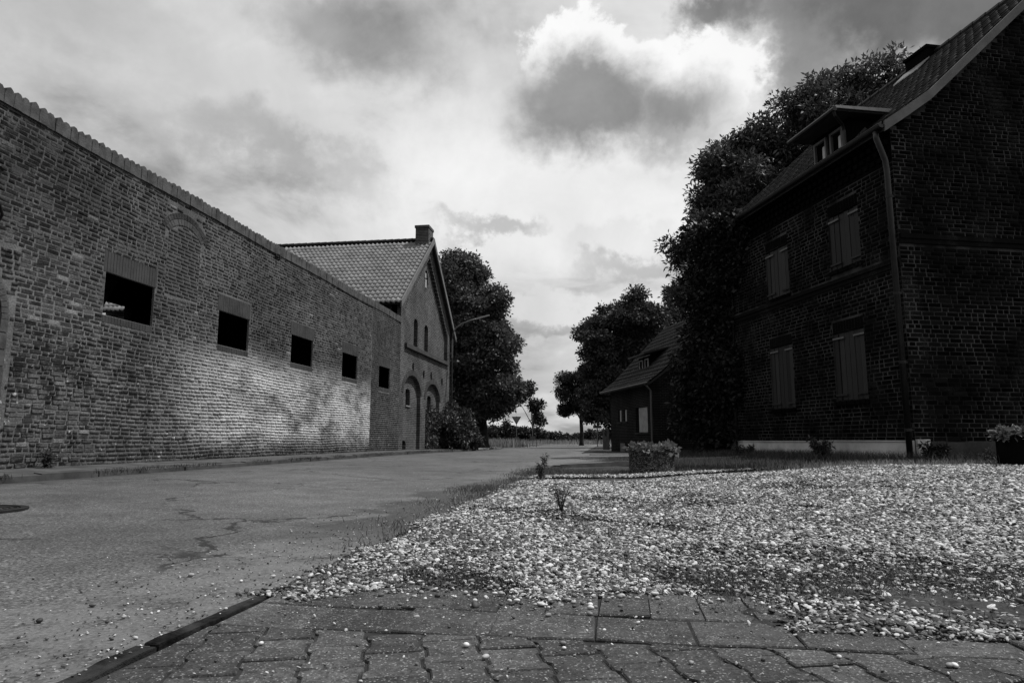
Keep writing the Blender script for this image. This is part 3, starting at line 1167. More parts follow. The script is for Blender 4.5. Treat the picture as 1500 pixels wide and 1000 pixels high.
def arch_poly(a0, a1, z0, zs, rise, n=14):
    c, r = (a0 + a1) / 2, (a1 - a0) / 2
    return [(a0, z0), (a1, z0)] + [(c + r * cos(pi * i / n), zs + rise * sin(pi * i / n)) for i in range(n + 1)]


ARCH = [(27.22, 29.78, 2.55, .78), (30.62, 33.22, 2.45, .78)]
holes = [arch_poly(a0, a1, .08, zs, rise) for a0, a1, zs, rise in ARCH]
k = MB()
k.plate(FG, [(BL, -.1), (BR, -.1), (BR, 4.42), (BL, 4.42)], holes, .16)
k.build('gable_base', M['barn_brick'], barn)
# infill of the arches with small windows and the vent
FG2 = frame((WX - .15, 0, 0), (0, 1, 0), (1, 0, 0))
k = MB()
wins = [arch_poly(28.0, 28.65, 2.05, 2.65, .12, 6), arch_poly(31.45, 32.1, 1.95, 2.55, .12, 6), arch_poly(27.55, 28.2, .10, .42, .15, 6)]
k.plate(FG2, [(BL + .1, -.1), (BR - .1, -.1), (BR - .1, 4.4), (BL + .1, 4.4)], wins, .2)
k.build('arch_infill', M['barn_brick'], barn)
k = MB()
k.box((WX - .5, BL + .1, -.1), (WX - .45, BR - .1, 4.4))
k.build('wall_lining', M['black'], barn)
for a0, a1, zs, rise in ARCH:
    arch_ring(FG, (a0 + a1) / 2, zs, (a1 - a0) / 2 + .01, rise + .01, 0, pi, .24, 30, barn, M['newbrick'], 'arch_ring', .02)
for a0, a1, z0, z1 in ((28.0, 28.65, 2.05, 2.7), (31.45, 32.1, 1.95, 2.6)):
    w_ = MB()
    w_.fbox(FG2, (a0, a1), (z0 - .06, z0 - .005), (-.15, .04))
    o = w_.build('window_sill', M['pale_concrete'], barn)
k = MB()
k.fbox(FG2, (28.02, 28.3), (2.07, 2.45), (-.12, -.09))
k.build('window_board', M['white_paint'], barn)
# upper field, set back, with raised border, slits and oculus
slits = [arch_poly(29.1, 29.72, 4.68, 5.78, .22, 8), arch_poly(30.85, 31.5, 4.68, 5.78, .22, 8)]
ocu = [(31.0 + .30 * cos(2 * pi * i / 20), 8.15 + .48 * sin(2 * pi * i / 20)) for i in range(20)]
FG3 = frame((WX - .17, 0, 0), (0, 1, 0), (1, 0, 0))
k = MB()
k.plate(FG3, [(BL + .02, 4.425), (BR - .02, 4.425), (BR - .02, roof_line(BR) - .03), (BRX, RZ - .05), (BL + .02, roof_line(BL) - .03)], slits + [ocu], .25)
k.build('gable_field', M['barn_brick'], barn)
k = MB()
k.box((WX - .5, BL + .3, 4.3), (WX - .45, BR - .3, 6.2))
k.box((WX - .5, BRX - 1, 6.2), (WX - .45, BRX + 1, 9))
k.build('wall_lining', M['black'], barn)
k = MB()
k.fbox(FG3, (30.93, 31.2), (7.8, 8.2), (-.06, -.03))
k.fbox(FG3, (30.9, 31.12), (8.26, 8.5), (-.06, -.03))
k.build('oculus_pane', M['white_paint'], barn)
ledge = MB()
ledge.fbox(FG, (BL + .55, BR - .5), (4.425, 4.60), (-.172, .11))
ledge.build('ledge', M['newbrick'], barn)
for (p, q) in ((BL, BL + .5), (BR - .5, BR)):
    k = MB()
    ztop0, ztop1 = roof_line(p) - .02, roof_line(q) - .02
    k.hexa([FG(p, 4.43, -.175), FG(q, 4.43, -.175), FG(q, 4.43, 0), FG(p, 4.43, 0), FG(p, ztop0, -.175), FG(q, ztop1, -.175), FG(q, ztop1, 0), FG(p, ztop0, 0)])
    k.build('pilaster', M['barn_brick'], barn)
for side in (-1, 1):
    e = BL + .5 if side < 0 else BR - .5
    k = MB()
    ze, zr = roof_line(e) - .02, RZ - .03
    wd = .62
    k.hexa([FG(e, ze - wd, -.175), FG(BRX, zr - wd, -.175), FG(BRX, zr - wd, -.001), FG(e, ze - wd, -.001), FG(e, ze, -.175), FG(BRX, zr, -.175), FG(BRX, zr, -.001), FG(e, ze, -.001)])
    k.build('verge_border', M['barn_brick'], barn)
    k = MB()
    n = 22
    for i in range(n):
        a = e + (BRX - e) * (i + .5) / n
        zt = roof_line(a) - .02 - wd
        k.fbox(FG, (a - .06, a + .06), (zt - .24, zt + .1), (-.172, -.012))
    k.build('dentil', M['barn_brick'], barn, kind='stuff')
# iron anchors
for (a, z) in ((28.5, 3.72), (30.2, 3.55), (31.5, 3.6), (33.6, 3.5)):
    k = MB()
    k.fbox(FG, (a - .025, a + .025), (z - .17, z + .17), (.003, .05))
    k.fbox(FG, (a - .09, a + .09), (z + .02, z + .07), (.006, .045))
    k.build('wall_anchor', M['iron'], barn)
# side walls, back
k = MB()
k.box((XB, BL + .02, -.1), (WX - .18, BL + .3, EZL + .1))
k.build('wall', M['barn_side'], barn)
k = MB()
k.box((XB, BR - .3, -.1), (WX - .18, BR - .02, EZR + .05))
k.build('wall', M['barn_side'], barn)
k = MB()
k.prism([(XB, BL, -.1), (XB, BR, -.1), (XB, BR, 6.0), (XB, BRX, RZ - .1), (XB, BL, 6.0)], (.3, 0, 0))
k.build('gable_wall', M['barn_brick'], barn)
# roof
XF = WX + .16
for side in (-1, 1):
    ye, ze = (26.12, 6.10) if side < 0 else (35.85, 6.0)
    s = unit((0, BRX - ye, RZ - ze))
    nn = unit((0, -s[2] if s[1] > 0 else s[2], abs(s[1])))
    slen = sqrt((BRX - ye) ** 2 + (RZ - ze) ** 2)
    k = MB()
    a, b = Vector((XF - .05, ye + .05 * -side, ze + .0)), Vector((XF - .05, BRX, RZ))
    a2, b2 = Vector((XB, ye + .05 * -side, ze)), Vector((XB, BRX, RZ))
    off = Vector(nn) * -.09
    o4 = Vector(nn) * -.03
    k.hexa([a + off, a2 + off, b2 + off, b + off, a + o4, a2 + o4, b2 + o4, b + o4])
    rf = k.build('roof', M['wood_dark'], barn)
    ns = int(slen / .335) + 1
    tile_field('roof_tiles', (XF, ye, ze + .01), (-1, 0, 0), s, nn, 64, ns - 1, .212, slen / (ns - .2), M['tile_barn'], rf, .034, 20 + side)
    # verge board
    k = MB()
    h0, h1 = Vector((0, 0, -.2)), Vector((0, 0, .07))
    p, q = Vector((XF + .005, ye - .03 * (-side), ze)), Vector((XF + .005, BRX, RZ))
    t = Vector((.05, 0, 0))
    k.hexa([p + h0, q + h0, q + h0 + t, p + h0 + t, p + h1, q + h1, q + h1 + t, p + h1 + t])
    k.build('verge_board', M['verge'], barn)
k = MB()
xx = XF
while xx > XB:
    k.tube([(xx, BRX, RZ + .03), (xx - .36, BRX, RZ + .03 + random.uniform(-.006, .006))], [.105, .085], 8)
    xx -= .34
k.build('ridge_tiles', M['tile_dark'], barn, kind='stuff')
k = MB()
k.box((WX - .62, BRX - .42, 9.5), (WX + .02, BRX + .42, 10.62))
k.box((WX - .66, BRX - .46, 10.62), (WX + .05, BRX + .46, 10.74))
k.build('chimney', M['barn_brick'], barn)
# gutter corner pipe at the far side
k = MB()
k.tube([(WX + .1, BR + .12, 5.9), (WX + .1, BR + .12, .1)], .05, 8)
k.build('downpipe', M['zinc'], barn)

# ------------------------------------------------------------------ the big house
AZH = radians(-17.8)
Uh = Vector((sin(AZH), cos(AZH), 0))
Wh = Vector((Uh.y, -Uh.x, 0))
C0 = Vector((5.04, 12.46, 0))
FH = frame(C0, Uh, -Wh)         # facade
FE = frame(C0, Wh, -Uh)         # gable end facing the plot
HL, HD, HB = 7.2, 8.0, .15
house = thing('brick_house', tuple(C0 + Uh * 3.6 + Wh * 4), 'tall dark brick house with closed plank shutters and tiled roof', 'house')
WIN = [(1.08, 2.02, 1.36, 2.72), (3.45, 4.38, 1.30, 2.74), (1.0, 1.92, 3.97, 5.10), (3.42, 4.36, 3.86, 5.02)]
EAVE = 6.16
RW, RZH = 4.0, 9.80


def gable_top(w):
    if w > RW:
        w = 2 * RW - w
    P = [(0, 6.24), (.5, 6.56), (.78, 6.80), (RW, RZH - .05)]
    for (a, za), (b, zb) in zip(P, P[1:]):
        if w <= b:
            return za + (zb - za) * (w - a) / (b - a)
    return P[-1][1]


k = MB()
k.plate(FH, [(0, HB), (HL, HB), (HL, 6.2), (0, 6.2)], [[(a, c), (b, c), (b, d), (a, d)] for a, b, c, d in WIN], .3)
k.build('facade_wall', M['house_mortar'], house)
k = MB()
FEb = frame(C0 + Uh * .004, Wh, -Uh)
k.plate(FEb, [(.31, HB), (HD, HB), (HD, 6.2)] + [(HD - w, gable_top(HD - w)) for w in (.0, .5, .78)] + [(RW, RZH - .05)] + [(w, gable_top(w)) for w in (.78, .5, .31)], [], .3)
k.build('gable_wall', M['house_mortar'], house)
k = MB()
k.prism([tuple(C0 + Uh * (HL - .01) + Wh * w + Vector((0, 0, z))) for w, z in ((.31, HB), (HD, HB), (HD, 6.2), (RW, RZH - .06), (.31, 6.2))], tuple(Uh * -.3))
k.build('gable_wall', M['house_mortar'], house)
k = MB()
FBk = frame(C0 + Wh * HD, Uh, Wh)
k.plate(FBk, [(.31, HB), (HL - .32, HB), (HL - .32, 6.2), (.31, 6.2)], [], .3)
k.build('wall', M['house_mortar'], house)

ex = []
for a, b, c, d in WIN:
    ex.append((a, b, c - .09, d + .22))
ex.append((0, HL, 3.60, 3.77))
fb = fill_courses(0.0, HL, .585, 5.52, ex, .077, (.235, .112), .012, seed=31, jit=.001)
gb = fill_courses(0.0, HD, .585, 9.7, [(0, HD, 4.02, 4.20)], .077, (.235, .112), .012, seed=32, jit=.001, top=lambda w: gable_top(w) - .12)
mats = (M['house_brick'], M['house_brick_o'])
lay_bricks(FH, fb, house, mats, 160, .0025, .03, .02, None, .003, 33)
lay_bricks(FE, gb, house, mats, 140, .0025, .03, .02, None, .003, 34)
for a, b, c, d in WIN:
    soldier(FH, a, b, d + .002, d + .215, house, 'lintel', M['house_brick_o'], .003, .084)
    soldier(FH, a - .03, b + .03, c - .088, c - .002, house, 'window_sill', M['house_brick_o'], .045, .077)
# string courses
k = MB()
k.fbox(FH, (-.02, HL), (3.605, 3.685), (-.002, .035))
k.fbox(FH, (-.02, HL), (3.69, 3.765), (-.002, .06))
k.build('string_course', M['house_brick_o'], house)
k = MB()
k.fbox(FE, (0.002, HD), (4.025, 4.105), (-.002, .03))
k.fbox(FE, (0.002, HD), (4.11, 4.195), (-.002, .05))
k.build('string_course', M['house_brick_o'], house)
# corbelled frieze below the eaves
k = MB()
k.fbox(FH, (0, HL), (5.53, 6.15), (-.002, .010))
for r in range(4):
    a = .04 + (.06 if r % 2 else 0)
    z = 5.60 + r * .13
    while a < HL - .1:
        k.fbox(FH, (a, a + .105), (z, z + .085), (.01, .045 + .03 * r))
        a += .185
k.fbox(FH, (0, HL), (6.10, 6.16), (-.002, .17))
k.build('frieze', M['house_brick_o'], house, kind='stuff')
# plinth panels
for (a0, a1, z1, n1, mm) in ((2.62, 5.86, .585, .02, 'render'), (.02, 2.58, .60, .045, 'render'), (5.9, HL, .58, .02, 'render')):
    k = MB()
    k.fbox(FH, (a0, a1), (HB - .1, z1 - .02), (-.002, n1))
    k.fbox(FH, (a0, a1), (z1 - .018, z1), (-.002, n1 + .018))
    k.build('plinth', M[mm], house)
k = MB()
k.fbox(FE, (.30, HD), (HB - .1, .57), (-.002, .012))
k.build('plinth', M['render_stain'], house)
k = MB()
k.hexa([FE(.0, HB - .1, -.002), FE(.26, HB - .1, -.002), FE(.30, HB - .1, .07), FE(.0, HB - .1, .07), FE(.0, .62, -.002), FE(.255, .62, -.002), FE(.24, .62, .05), FE(.0, .62, .05)])
k.build('plinth', M['render'], house)


def shutter(F, a, b, c, d, parent, nb=6, strap_mat='strap'):
    sh = MB()
    sh.fbox(F, (a + .002, b - .002), (c + .002, d - .002), (-.10, -.062))
    so = sh.build('shutter', M['shutter'], parent)
    w = (b - a) / nb
    for i in range(nb):
        q = MB()
        n1 = -.03 + random.uniform(-.006, .006) + (.012 if i in (0, nb - 1) else 0)
        lean = random.uniform(-.004, .004)
        q.fbox(F, (a + i * w + .007 + lean, a + (i + 1) * w - .009 + lean), (c + .01 + random.uniform(0, .012), d - .02 - random.uniform(0, .02)), (-.06, n1))
        q.build('board', M['shutter'], so)
    for (p, q_) in ((a + .0, a + .33 * (b - a)), (b - .36 * (b - a), b)):
        for z in (c + .10, d - .14):
            q = MB()
            q.fbox(F, (p, q_), (z, z + .035), (-.016, .004))
            q.build('strap', M[strap_mat if z > c + .3 else 'shutter'], so)


for i, (a, b, c, d) in enumerate(WIN):
    shutter(FH, a, b, c, d, house, 6, 'strap')

# roof
def roof_frame(side):
    pts = [(-.22, EAVE), (.28, 6.50), (.76, 6.84), (RW, RZH)]
    if side > 0:
        pts = [(HD - w, z) for w, z in pts]
    return pts


for side in (-1, 1):
    pts = roof_frame(side)
    k = MB()
    S0, S1 = -.12, HL + .15
    dz = Vector((0, 0, -.10))
    for (wa, za), (wb, zb) in zip(pts, pts[1:]):
        A_ = [C0 + Uh * S0 + Wh * wa + Vector((0, 0, za - .03)), C0 + Uh * S1 + Wh * wa + Vector((0, 0, za - .03)),
              C0 + Uh * S1 + Wh * wb + Vector((0, 0, zb - .03)), C0 + Uh * S0 + Wh * wb + Vector((0, 0, zb - .03))]
        k.hexa([p + dz for p in A_] + A_)
    rf = k.build('roof', M['wood_dark'], house)
    for (wa, za), (wb, zb), sd in zip(pts, pts[1:], (1, 2, 3)):
        Sv = unit(Wh * (wb - wa) + Vector((0, 0, zb - za)))
        sl = sqrt((wb - wa) ** 2 + (zb - za) ** 2)
        Nv = unit(np.cross(Sv, np.array(Uh))) if side > 0 else unit(np.cross(np.array(Uh), Sv))
        if Nv[2] < 0:
            Nv = -Nv
        ns = max(1, round(sl / .30))
        tile_field('roof_tiles', tuple(C0 + Uh * S0 + Wh * wa + Vector((0, 0, za))), tuple(Uh), Sv, Nv, int((S1 - S0) / .21), ns, .21, sl / ns, M['tile_dark'], rf, .03, 40 + sd + side,
                   keep=(lambda u, s: not (1.55 < u < 2.85 and sd < 3 and False)))
    # verge boards on the gable towards the plot
    k = MB()
    for (wa, za), (wb, zb) in zip(pts, pts[1:]):
        def q(w, z, s):
            return C0 + Uh * s + Wh * w + Vector((0, 0, z))
        k.hexa([q(wa, za - .15, -.16), q(wb, zb - .15, -.16), q(wb, zb - .15, -.125), q(wa, za - .15, -.125),
                q(wa, za + .045, -.16), q(wb, zb + .045, -.16), q(wb, zb + .045, -.125), q(wa, za + .045, -.125)])
    k.build('verge_board', M['verge'], house)
k = MB()
s = -.1
while s < HL:
    p = C0 + Wh * RW + Vector((0, 0, RZH + .03))
    k.tube([p + Uh * s, p + Uh * (s + .36)], [.10, .085], 8)
    s += .34
k.build('ridge_tiles', M['tile_dark'], house, kind='stuff')
# gutter: half round trough, lit rim
k = MB()
pr = []
gc = C0 - Wh * .27 + Vector((0, 0, EAVE - .02))
seg = 8
for i in range(seg):
    a0, a1 = pi + pi * i / seg, pi + pi * (i + 1) / seg
    P = []
    for a_, s_ in ((a0, -.14), (a1, -.14), (a1, HL + .1), (a0, HL + .1)):
        P.append(gc + Uh * s_ + Wh * (.065 * cos(a_)) + Vector((0, 0, .065 * sin(a_))))
    k.poly(P)
k.poly([gc + Uh * -.14 + Wh * (.065 * cos(pi + pi * i / 8)) + Vector((0, 0, .065 * sin(pi + pi * i / 8))) for i in range(9)])
k.tube([gc + Uh * -.14 - Wh * .065, gc + Uh * (HL + .1) - Wh * .065], .008, 6)
gut = k.build('gutter', M['zinc'], house, recalc=False)
# downpipe
dp_ = MB()
b0 = C0 - Wh * .27 + Uh * .02
pipe = [b0 + Vector((0, 0, EAVE - .10)), b0 + Vector((0, 0, EAVE - .22)), C0 - Wh * .12 + Uh * .03 + Vector((0, 0, 5.55)), C0 - Wh * .10 + Uh * .03 + Vector((0, 0, 5.35)), C0 - Wh * .10 + Uh * .03 + Vector((0, 0, .16))]
dp_.tube(pipe, .05, 12)
dpo = dp_.build('downpipe', M['zinc'], house, smooth=True)
for z in (4.85, 3.1, 1.9, .75):
    q = MB()
    c = C0 - Wh * .10 + Uh * .03 + Vector((0, 0, z))
    q.tube([c, c + Vector((0, 0, .05))], .058, 12)
    q.fbox(FH, (.01, .05), (z + .01, z + .04), (0, .06))
    q.build('pipe_bracket', M['iron'], dpo)
# chimney on the ridge
k = MB()
for (s0, s1, w0, w1, z0, z1) in ((3.05, 3.75, RW - .28, RW + .28, 9.2, 9.92), (3.01, 3.79, RW - .32, RW + .32, 9.92, 9.99)):
    P = [C0 + Uh * s_ + Wh * w_ for s_, w_ in ((s0, w0), (s1, w0), (s1, w1), (s0, w1))]
    k.hexa([p + Vector((0, 0, z0)) for p in P] + [p + Vector((0, 0, z1)) for p in P])
ch = k.build('chimney', M['house_brick_o'], house)
k = MB()
P = [C0 + Uh * s_ + Wh * w_ for s_, w_ in ((2.98, RW - .62), (3.82, RW - .62), (3.82, RW - .29), (2.98, RW - .29))]
zz = [9.30, 9.30, 9.62, 9.62]
k.hexa([p + Vector((0, 0, z)) for p, z in zip(P, zz)] + [p + Vector((0, 0, z + .03)) for p, z in zip(P, zz)])
k.build('flashing', M['zinc_bright'], ch)

# dormer
DW = .30
dorm = MB()


def HP(s, w, z):
    return C0 + Uh * s + Wh * w + Vector((0, 0, z))


# cheeks and front posts
dorm.hexa([HP(1.58, DW + .03, 6.3), HP(2.74, DW + .03, 6.3), HP(2.74, 1.1, 6.9), HP(1.58, 1.1, 6.9), HP(1.58, DW + .03, 7.12), HP(2.74, DW + .03, 7.12), HP(2.74, 1.1, 7.12), HP(1.58, 1.1, 7.12)])
do = dorm.build('dormer', M['black'], house)
k = MB()
k.hexa([HP(1.34, -.06, 7.15), HP(2.92, -.06, 7.15), HP(2.92, 1.3, 7.15), HP(1.34, 1.3, 7.15), HP(1.34, -.06, 7.22), HP(2.92, -.06, 7.22), HP(2.92, 1.3, 7.25), HP(1.34, 1.3, 7.25)])
k.build('dormer_roof', M['wood_dark'], do)
k = MB()
k.hexa([HP(1.30, -.08, 7.19), HP(1.335, -.08, 7.19), HP(1.335, 1.22, 7.19), HP(1.30, 1.22, 7.19), HP(1.30, -.08, 7.245), HP(1.335, -.08, 7.245), HP(1.335, 1.22, 7.27), HP(1.30, 1.22, 7.27)])
k.build('dormer_verge', M['zinc_bright'], do)
k = MB()
k.tube([HP(1.30, -.11, 7.17), HP(2.95, -.11, 7.17)], .05, 8)
k.build('dormer_gutter', M['zinc'], do)
k = MB()
k.tube([HP(1.36, -.10, 7.14), HP(1.38, -.06, 7.06), HP(1.50, .18, 6.94), HP(1.54, .24, 6.84), HP(1.54, .24, 6.3)], .032, 8)
k.build('dormer_downpipe', M['zinc'], do)
for (a0, a1) in ((1.66, 2.08), (2.20, 2.64)):
    k = MB()
    for (p, q) in (((a0, a0 + .05), (6.25, 7.0)), ((a1 - .05, a1), (6.25, 7.0)), ((a0 + .05, a1 - .05), (6.95, 7.0))):
        P = [HP(p[0], DW - .03, q[0]), HP(p[1], DW - .03, q[0]), HP(p[1], DW + .028, q[0]), HP(p[0], DW + .028, q[0]), HP(p[0], DW - .03, q[1]), HP(p[1], DW - .03, q[1]), HP(p[1], DW + .028, q[1]), HP(p[0], DW + .028, q[1])]
        k.hexa(P)
    k.build('window_frame', M['strap'], do)
    k = MB()
    k.hexa([HP(a0 + .07, DW + .012, 6.3), HP(a0 + .20, DW + .012, 6.3), HP(a0 + .20, DW + .027, 6.3), HP(a0 + .07, DW + .027, 6.3),
            HP(a0 + .08, DW + .012, 6.86), HP(a0 + .18, DW + .012, 6.84), HP(a0 + .18, DW + .027, 6.84), HP(a0 + .08, DW + .027, 6.86)])
    k.build('curtain', M['curtain'], do)
# diagonal slates on the cheek
k = MB()
for i in range(-3, 9):
    for j in range(-3, 6):
        c = Vector((.42 + i * .16, 6.5 + j * .16))
        P = [(c.x - .145, c.y), (c.x, c.y - .145), (c.x + .145, c.y), (c.x, c.y + .145)] if (i + j) % 2 == 0 else None
        if P is None or c.x < .47 or c.x > 1.1 or c.y < 6.45 or c.y > 6.98:
            continue
        k.hexa([HP(1.578, w, z) for w, z in P] + [HP(1.562, w, z) for w, z in P])
k.build('slate', M['slate'], do, kind='stuff')

# ------------------------------------------------------------------ second house down the lane
O2 = Vector((1.85, 31.54, 0))
F2 = frame(O2, Uh, -Wh)
F2e = frame(O2, Wh, -Uh)
b2 = brick_tex_mat('small_house_brickwork', tuple(Uh), .009, .05)
b2e = brick_tex_mat('small_house_gable_brickwork', tuple(Wh), .009, .05)
sh = thing('small_house', tuple(O2 + Uh * 3 + Wh * 3.5), 'low brick house with boarded window and dormer beyond the planter', 'house')
L2 = 6.3
W2 = [(.75, 2.35, .93, 2.12), (3.65, 4.15, 1.5, 2.12), (4.5, 5.0, 1.5, 2.12)]
k = MB()
k.plate(F2, [(0, -.2), (L2, -.2), (L2, 3.45), (0, 3.45)], [[(a, c), (b, c), (b, d), (a, d)] for a, b, c, d in W2], .25)
k.build('facade_wall', b2, sh)
k = MB()
F2eb = frame(O2 + Uh * .005, Wh, -Uh)
k.plate(F2eb, [(.26, -.2), (7, -.2), (7, 3.4), (3.5, 6.7), (.26, 3.4)], [], .25)
k.build('gable_wall', b2e, sh)
k = MB()
k.prism([O2 + Uh * L2 + Wh * w + Vector((0, 0, z)) for w, z in ((.26, -.2), (7, -.2), (7, 3.4), (3.5, 6.7), (.26, 3.4))], Uh * -.25)
k.build('gable_wall', b2e, sh)
k = MB()
k.fbox(F2, (W2[0][0] + .12, W2[0][1] - .35), (W2[0][2] + .02, W2[0][3] - .02), (-.08, -.04))
k.build('window_board', M['white_paint'], sh)
k = MB()
k.fbox(F2, (W2[0][0], W2[0][1]), (W2[0][2], W2[0][3]), (-.26, -.2))
for a, b, c, d in W2[1:]:
    k.fbox(F2, (a, b), (c, d), (-.26, -.2))
k.build('window_pane', M['glass_dark'], sh)
for a, b, c, d in W2[1:]:
    k = MB()
    k.fbox(F2, (a + .10, a + .32), (c + .02, d - .02), (-.06, -.03))
    k.build('window_board', M['white_paint'], sh)
for a, b, c, d in W2:
    k = MB()
    k.fbox(F2, (a - .06, b + .06), (c - .07, c - .004), (-.2, .05))
    k.build('window_sill', M['wood_dark'], sh)
for a0, a1 in ((4.0, 4.7), (1.4, 2.1)):
    k = MB()
    k.fbox(F2, (a0, a1), (-.05, .42), (.003, .03))
    k.build('cellar_hatch', M['verge'], sh)
P2 = [(-.35, 3.16), (.4, 3.72), (3.5, 6.86)]
for side in (-1, 1):
    pts = P2 if side < 0 else [(7 - w, z) for w, z in P2]
    k = MB()
    for (wa, za), (wb, zb) in zip(pts, pts[1:]):
        A_ = [O2 + Uh * s_ + Wh * w_ + Vector((0, 0, z_ - .03)) for s_, w_, z_ in ((-.5, wa, za), (6.85, wa, za), (6.85, wb, zb), (-.5, wb, zb))]
        k.hexa([p - Vector((0, 0, .1)) for p in A_] + A_)
    rf = k.build('roof', M['wood_dark'], sh)
    for (wa, za), (wb, zb) in zip(pts, pts[1:]):
        Sv = unit(Wh * (wb - wa) + Vector((0, 0, zb - za)))
        sl = sqrt((wb - wa) ** 2 + (zb - za) ** 2)
        Nv = unit(np.cross(np.array(Uh), Sv))
        if Nv[2] < 0:
            Nv = -Nv
        ns = max(1, round(sl / .36))
        tile_field('roof_tiles', tuple(O2 + Uh * -.5 + Wh * wa + Vector((0, 0, za))), tuple(Uh), Sv, Nv, 24, ns, .305, sl / ns, M['tile_dark'], rf, .018, 60 + side, .04)
k = MB()
k.tube([O2 + Uh * -.5 - Wh * .40 + Vector((0, 0, 3.13)), O2 + Uh * 6.85 - Wh * .40 + Vector((0, 0, 3.13))], .055, 8)
k.build('gutter', M['zinc'], sh)
k = MB()
k.tube([O2 - Wh * .38 + Vector((0, 0, 3.1)), O2 - Wh * .08 + Uh * .05 + Vector((0, 0, 2.8)), O2 - Wh * .08 + Uh * .05 + Vector((0, 0, 0))], .045, 8)
k.build('downpipe', M['grey_metal'], sh)


def HP2(s, w, z):
    return O2 + Uh * s + Wh * w + Vector((0, 0, z))


k = MB()
k.hexa([HP2(2.5, .85, 3.7), HP2(4.1, .85, 3.7), HP2(4.1, 2.0, 4.8), HP2(2.5, 2.0, 4.8), HP2(2.5, .85, 4.72), HP2(4.1, .85, 4.72), HP2(4.1, 2.0, 4.9), HP2(2.5, 2.0, 4.9)])
d2 = k.build('dormer', M['black'], sh)
k = MB()
k.hexa([HP2(2.2, .45, 4.74), HP2(4.6, .45, 4.74), HP2(4.6, 2.6, 5.3), HP2(2.2, 2.6, 5.3), HP2(2.2, .45, 4.82), HP2(4.6, .45, 4.82), HP2(4.6, 2.6, 5.38), HP2(2.2, 2.6, 5.38)])
k.build('dormer_roof', M['tile_dark'], d2)
for a0, a1 in ((2.62, 3.1), (3.4, 3.9)):
    k = MB()
    for (p, q) in (((a0, a0 + .06), (3.75, 4.6)), ((a1 - .06, a1), (3.75, 4.6)), ((a0 + .06, a1 - .06), (4.54, 4.6)), ((a0 + .06, a1 - .06), (3.75, 3.85))):
        k.hexa([HP2(p[0], .80, q[0]), HP2(p[1], .80, q[0]), HP2(p[1], .845, q[0]), HP2(p[0], .845, q[0]), HP2(p[0], .80, q[1]), HP2(p[1], .80, q[1]), HP2(p[1], .845, q[1]), HP2(p[0], .845, q[1])])
    k.build('window_frame', M['white_paint'], d2)
# porch wing on the near gable
k = MB()
k.hexa([HP2(-2.6, 1.2, -.2), HP2(-.005, 1.2, -.2), HP2(-.005, 4.5, -.2), HP2(-2.6, 4.5, -.2), HP2(-2.6, 1.2, 2.6), HP2(-.005, 1.2, 2.6), HP2(-.005, 4.5, 2.6), HP2(-2.6, 4.5, 2.6)])
wing = k.build('porch_wing', b2, sh)
k = MB()
k.hexa([HP2(-2.9, .8, 2.62), HP2(-.006, .8, 2.62), HP2(-.006, 4.6, 3.9), HP2(-2.9, 4.6, 3.9), HP2(-2.9, .8, 2.72), HP2(-.006, .8, 2.72), HP2(-.006, 4.6, 4.0), HP2(-2.9, 4.6, 4.0)])
k.build('porch_roof', M['tile_dark'], wing)
FP = frame(HP2(0, 1.2, 0), Uh, -Wh)
k = MB()
k.fbox(FP, (-1.1, -.5), (.95, 2.0), (.003, .04))
k.build('window_board', M['white_paint'], wing)

# plank gate beside the second house
gate = thing('plank_gate', tuple(O2 + Uh * 6.8), 'weathered plank gate beside the low house, dark painted number', 'gate')
G0 = O2 + Uh * 6.45 - Wh * .05
FGt = frame(G0, Uh, -Wh)
for i in range(6):
    k = MB()
    k.fbox(FGt, (i * .19, i * .19 + .175), (.05, 1.18 + random.uniform(-.02, .02)), (0, .03))
    k.build('board', M['gate_wood'], gate)
for z in (.25, .95):
    k = MB()
    k.fbox(FGt, (0, 1.13), (z, z + .09), (-.03, -.001))
    k.build('rail', M['gate_wood'], gate)
tc = bpy.data.curves.new('number', 'FONT')
tc.body = '42'
tc.size = .42
tc.extrude = .004
tc.align_x = 'CENTER'
to = bpy.data.objects.new('number_lettering', tc)
COL.objects.link(to)
dg = bpy.context.evaluated_depsgraph_get()
tm = bpy.data.meshes.new_from_object(to.evaluated_get(dg))
bpy.data.objects.remove(to)
tm.materials.clear()
tm.name = 'number_lettering'
xa = -Uh
Rm = Matrix(((xa.x, 0, -Wh.x, 0), (xa.y, 0, -Wh.y, 0), (0, 1, 0, 0), (0, 0, 0, 1)))
pz_ = FGt(.56, .80, .036)
mesh_obj('number_lettering', tm, M['black'], gate, Matrix.Translation(Vector(pz_)) @ Rm)

# ------------------------------------------------------------------ paving in the foreground
PB = MB()
PB.hexa([(-1.358, .6, -.06), (3.2, .6, -.06), (3.2, 3.05, -.06), (-1.358, 3.05, -.06), (-1.358, .6, -.007), (3.2, .6, -.007), (3.2, 3.05, -.007), (-1.358, 3.05, -.007)])
paving = tag(PB.build('paving', M['sand']), kind='structure')
TH = radians(18)
EU, EV = Vector((cos(TH), sin(TH), 0)), Vector((-sin(TH), cos(TH), 0))


def h_outline(w=.165, l=.20, d=.014, c=.028):
    """interlocking double-T paver: narrow waist on the long sides"""
    hw, hl = w / 2, l / 2
    w0, w1, a, b = hw + d * .5, hw - d * .5, .059, .041
    right = [(w0, -hl), (w0, -a), (w1, -b), (w1, b), (w0, a), (w0, hl)]
    return right + [(-x_, y_) for x_, y_ in reversed(right)]


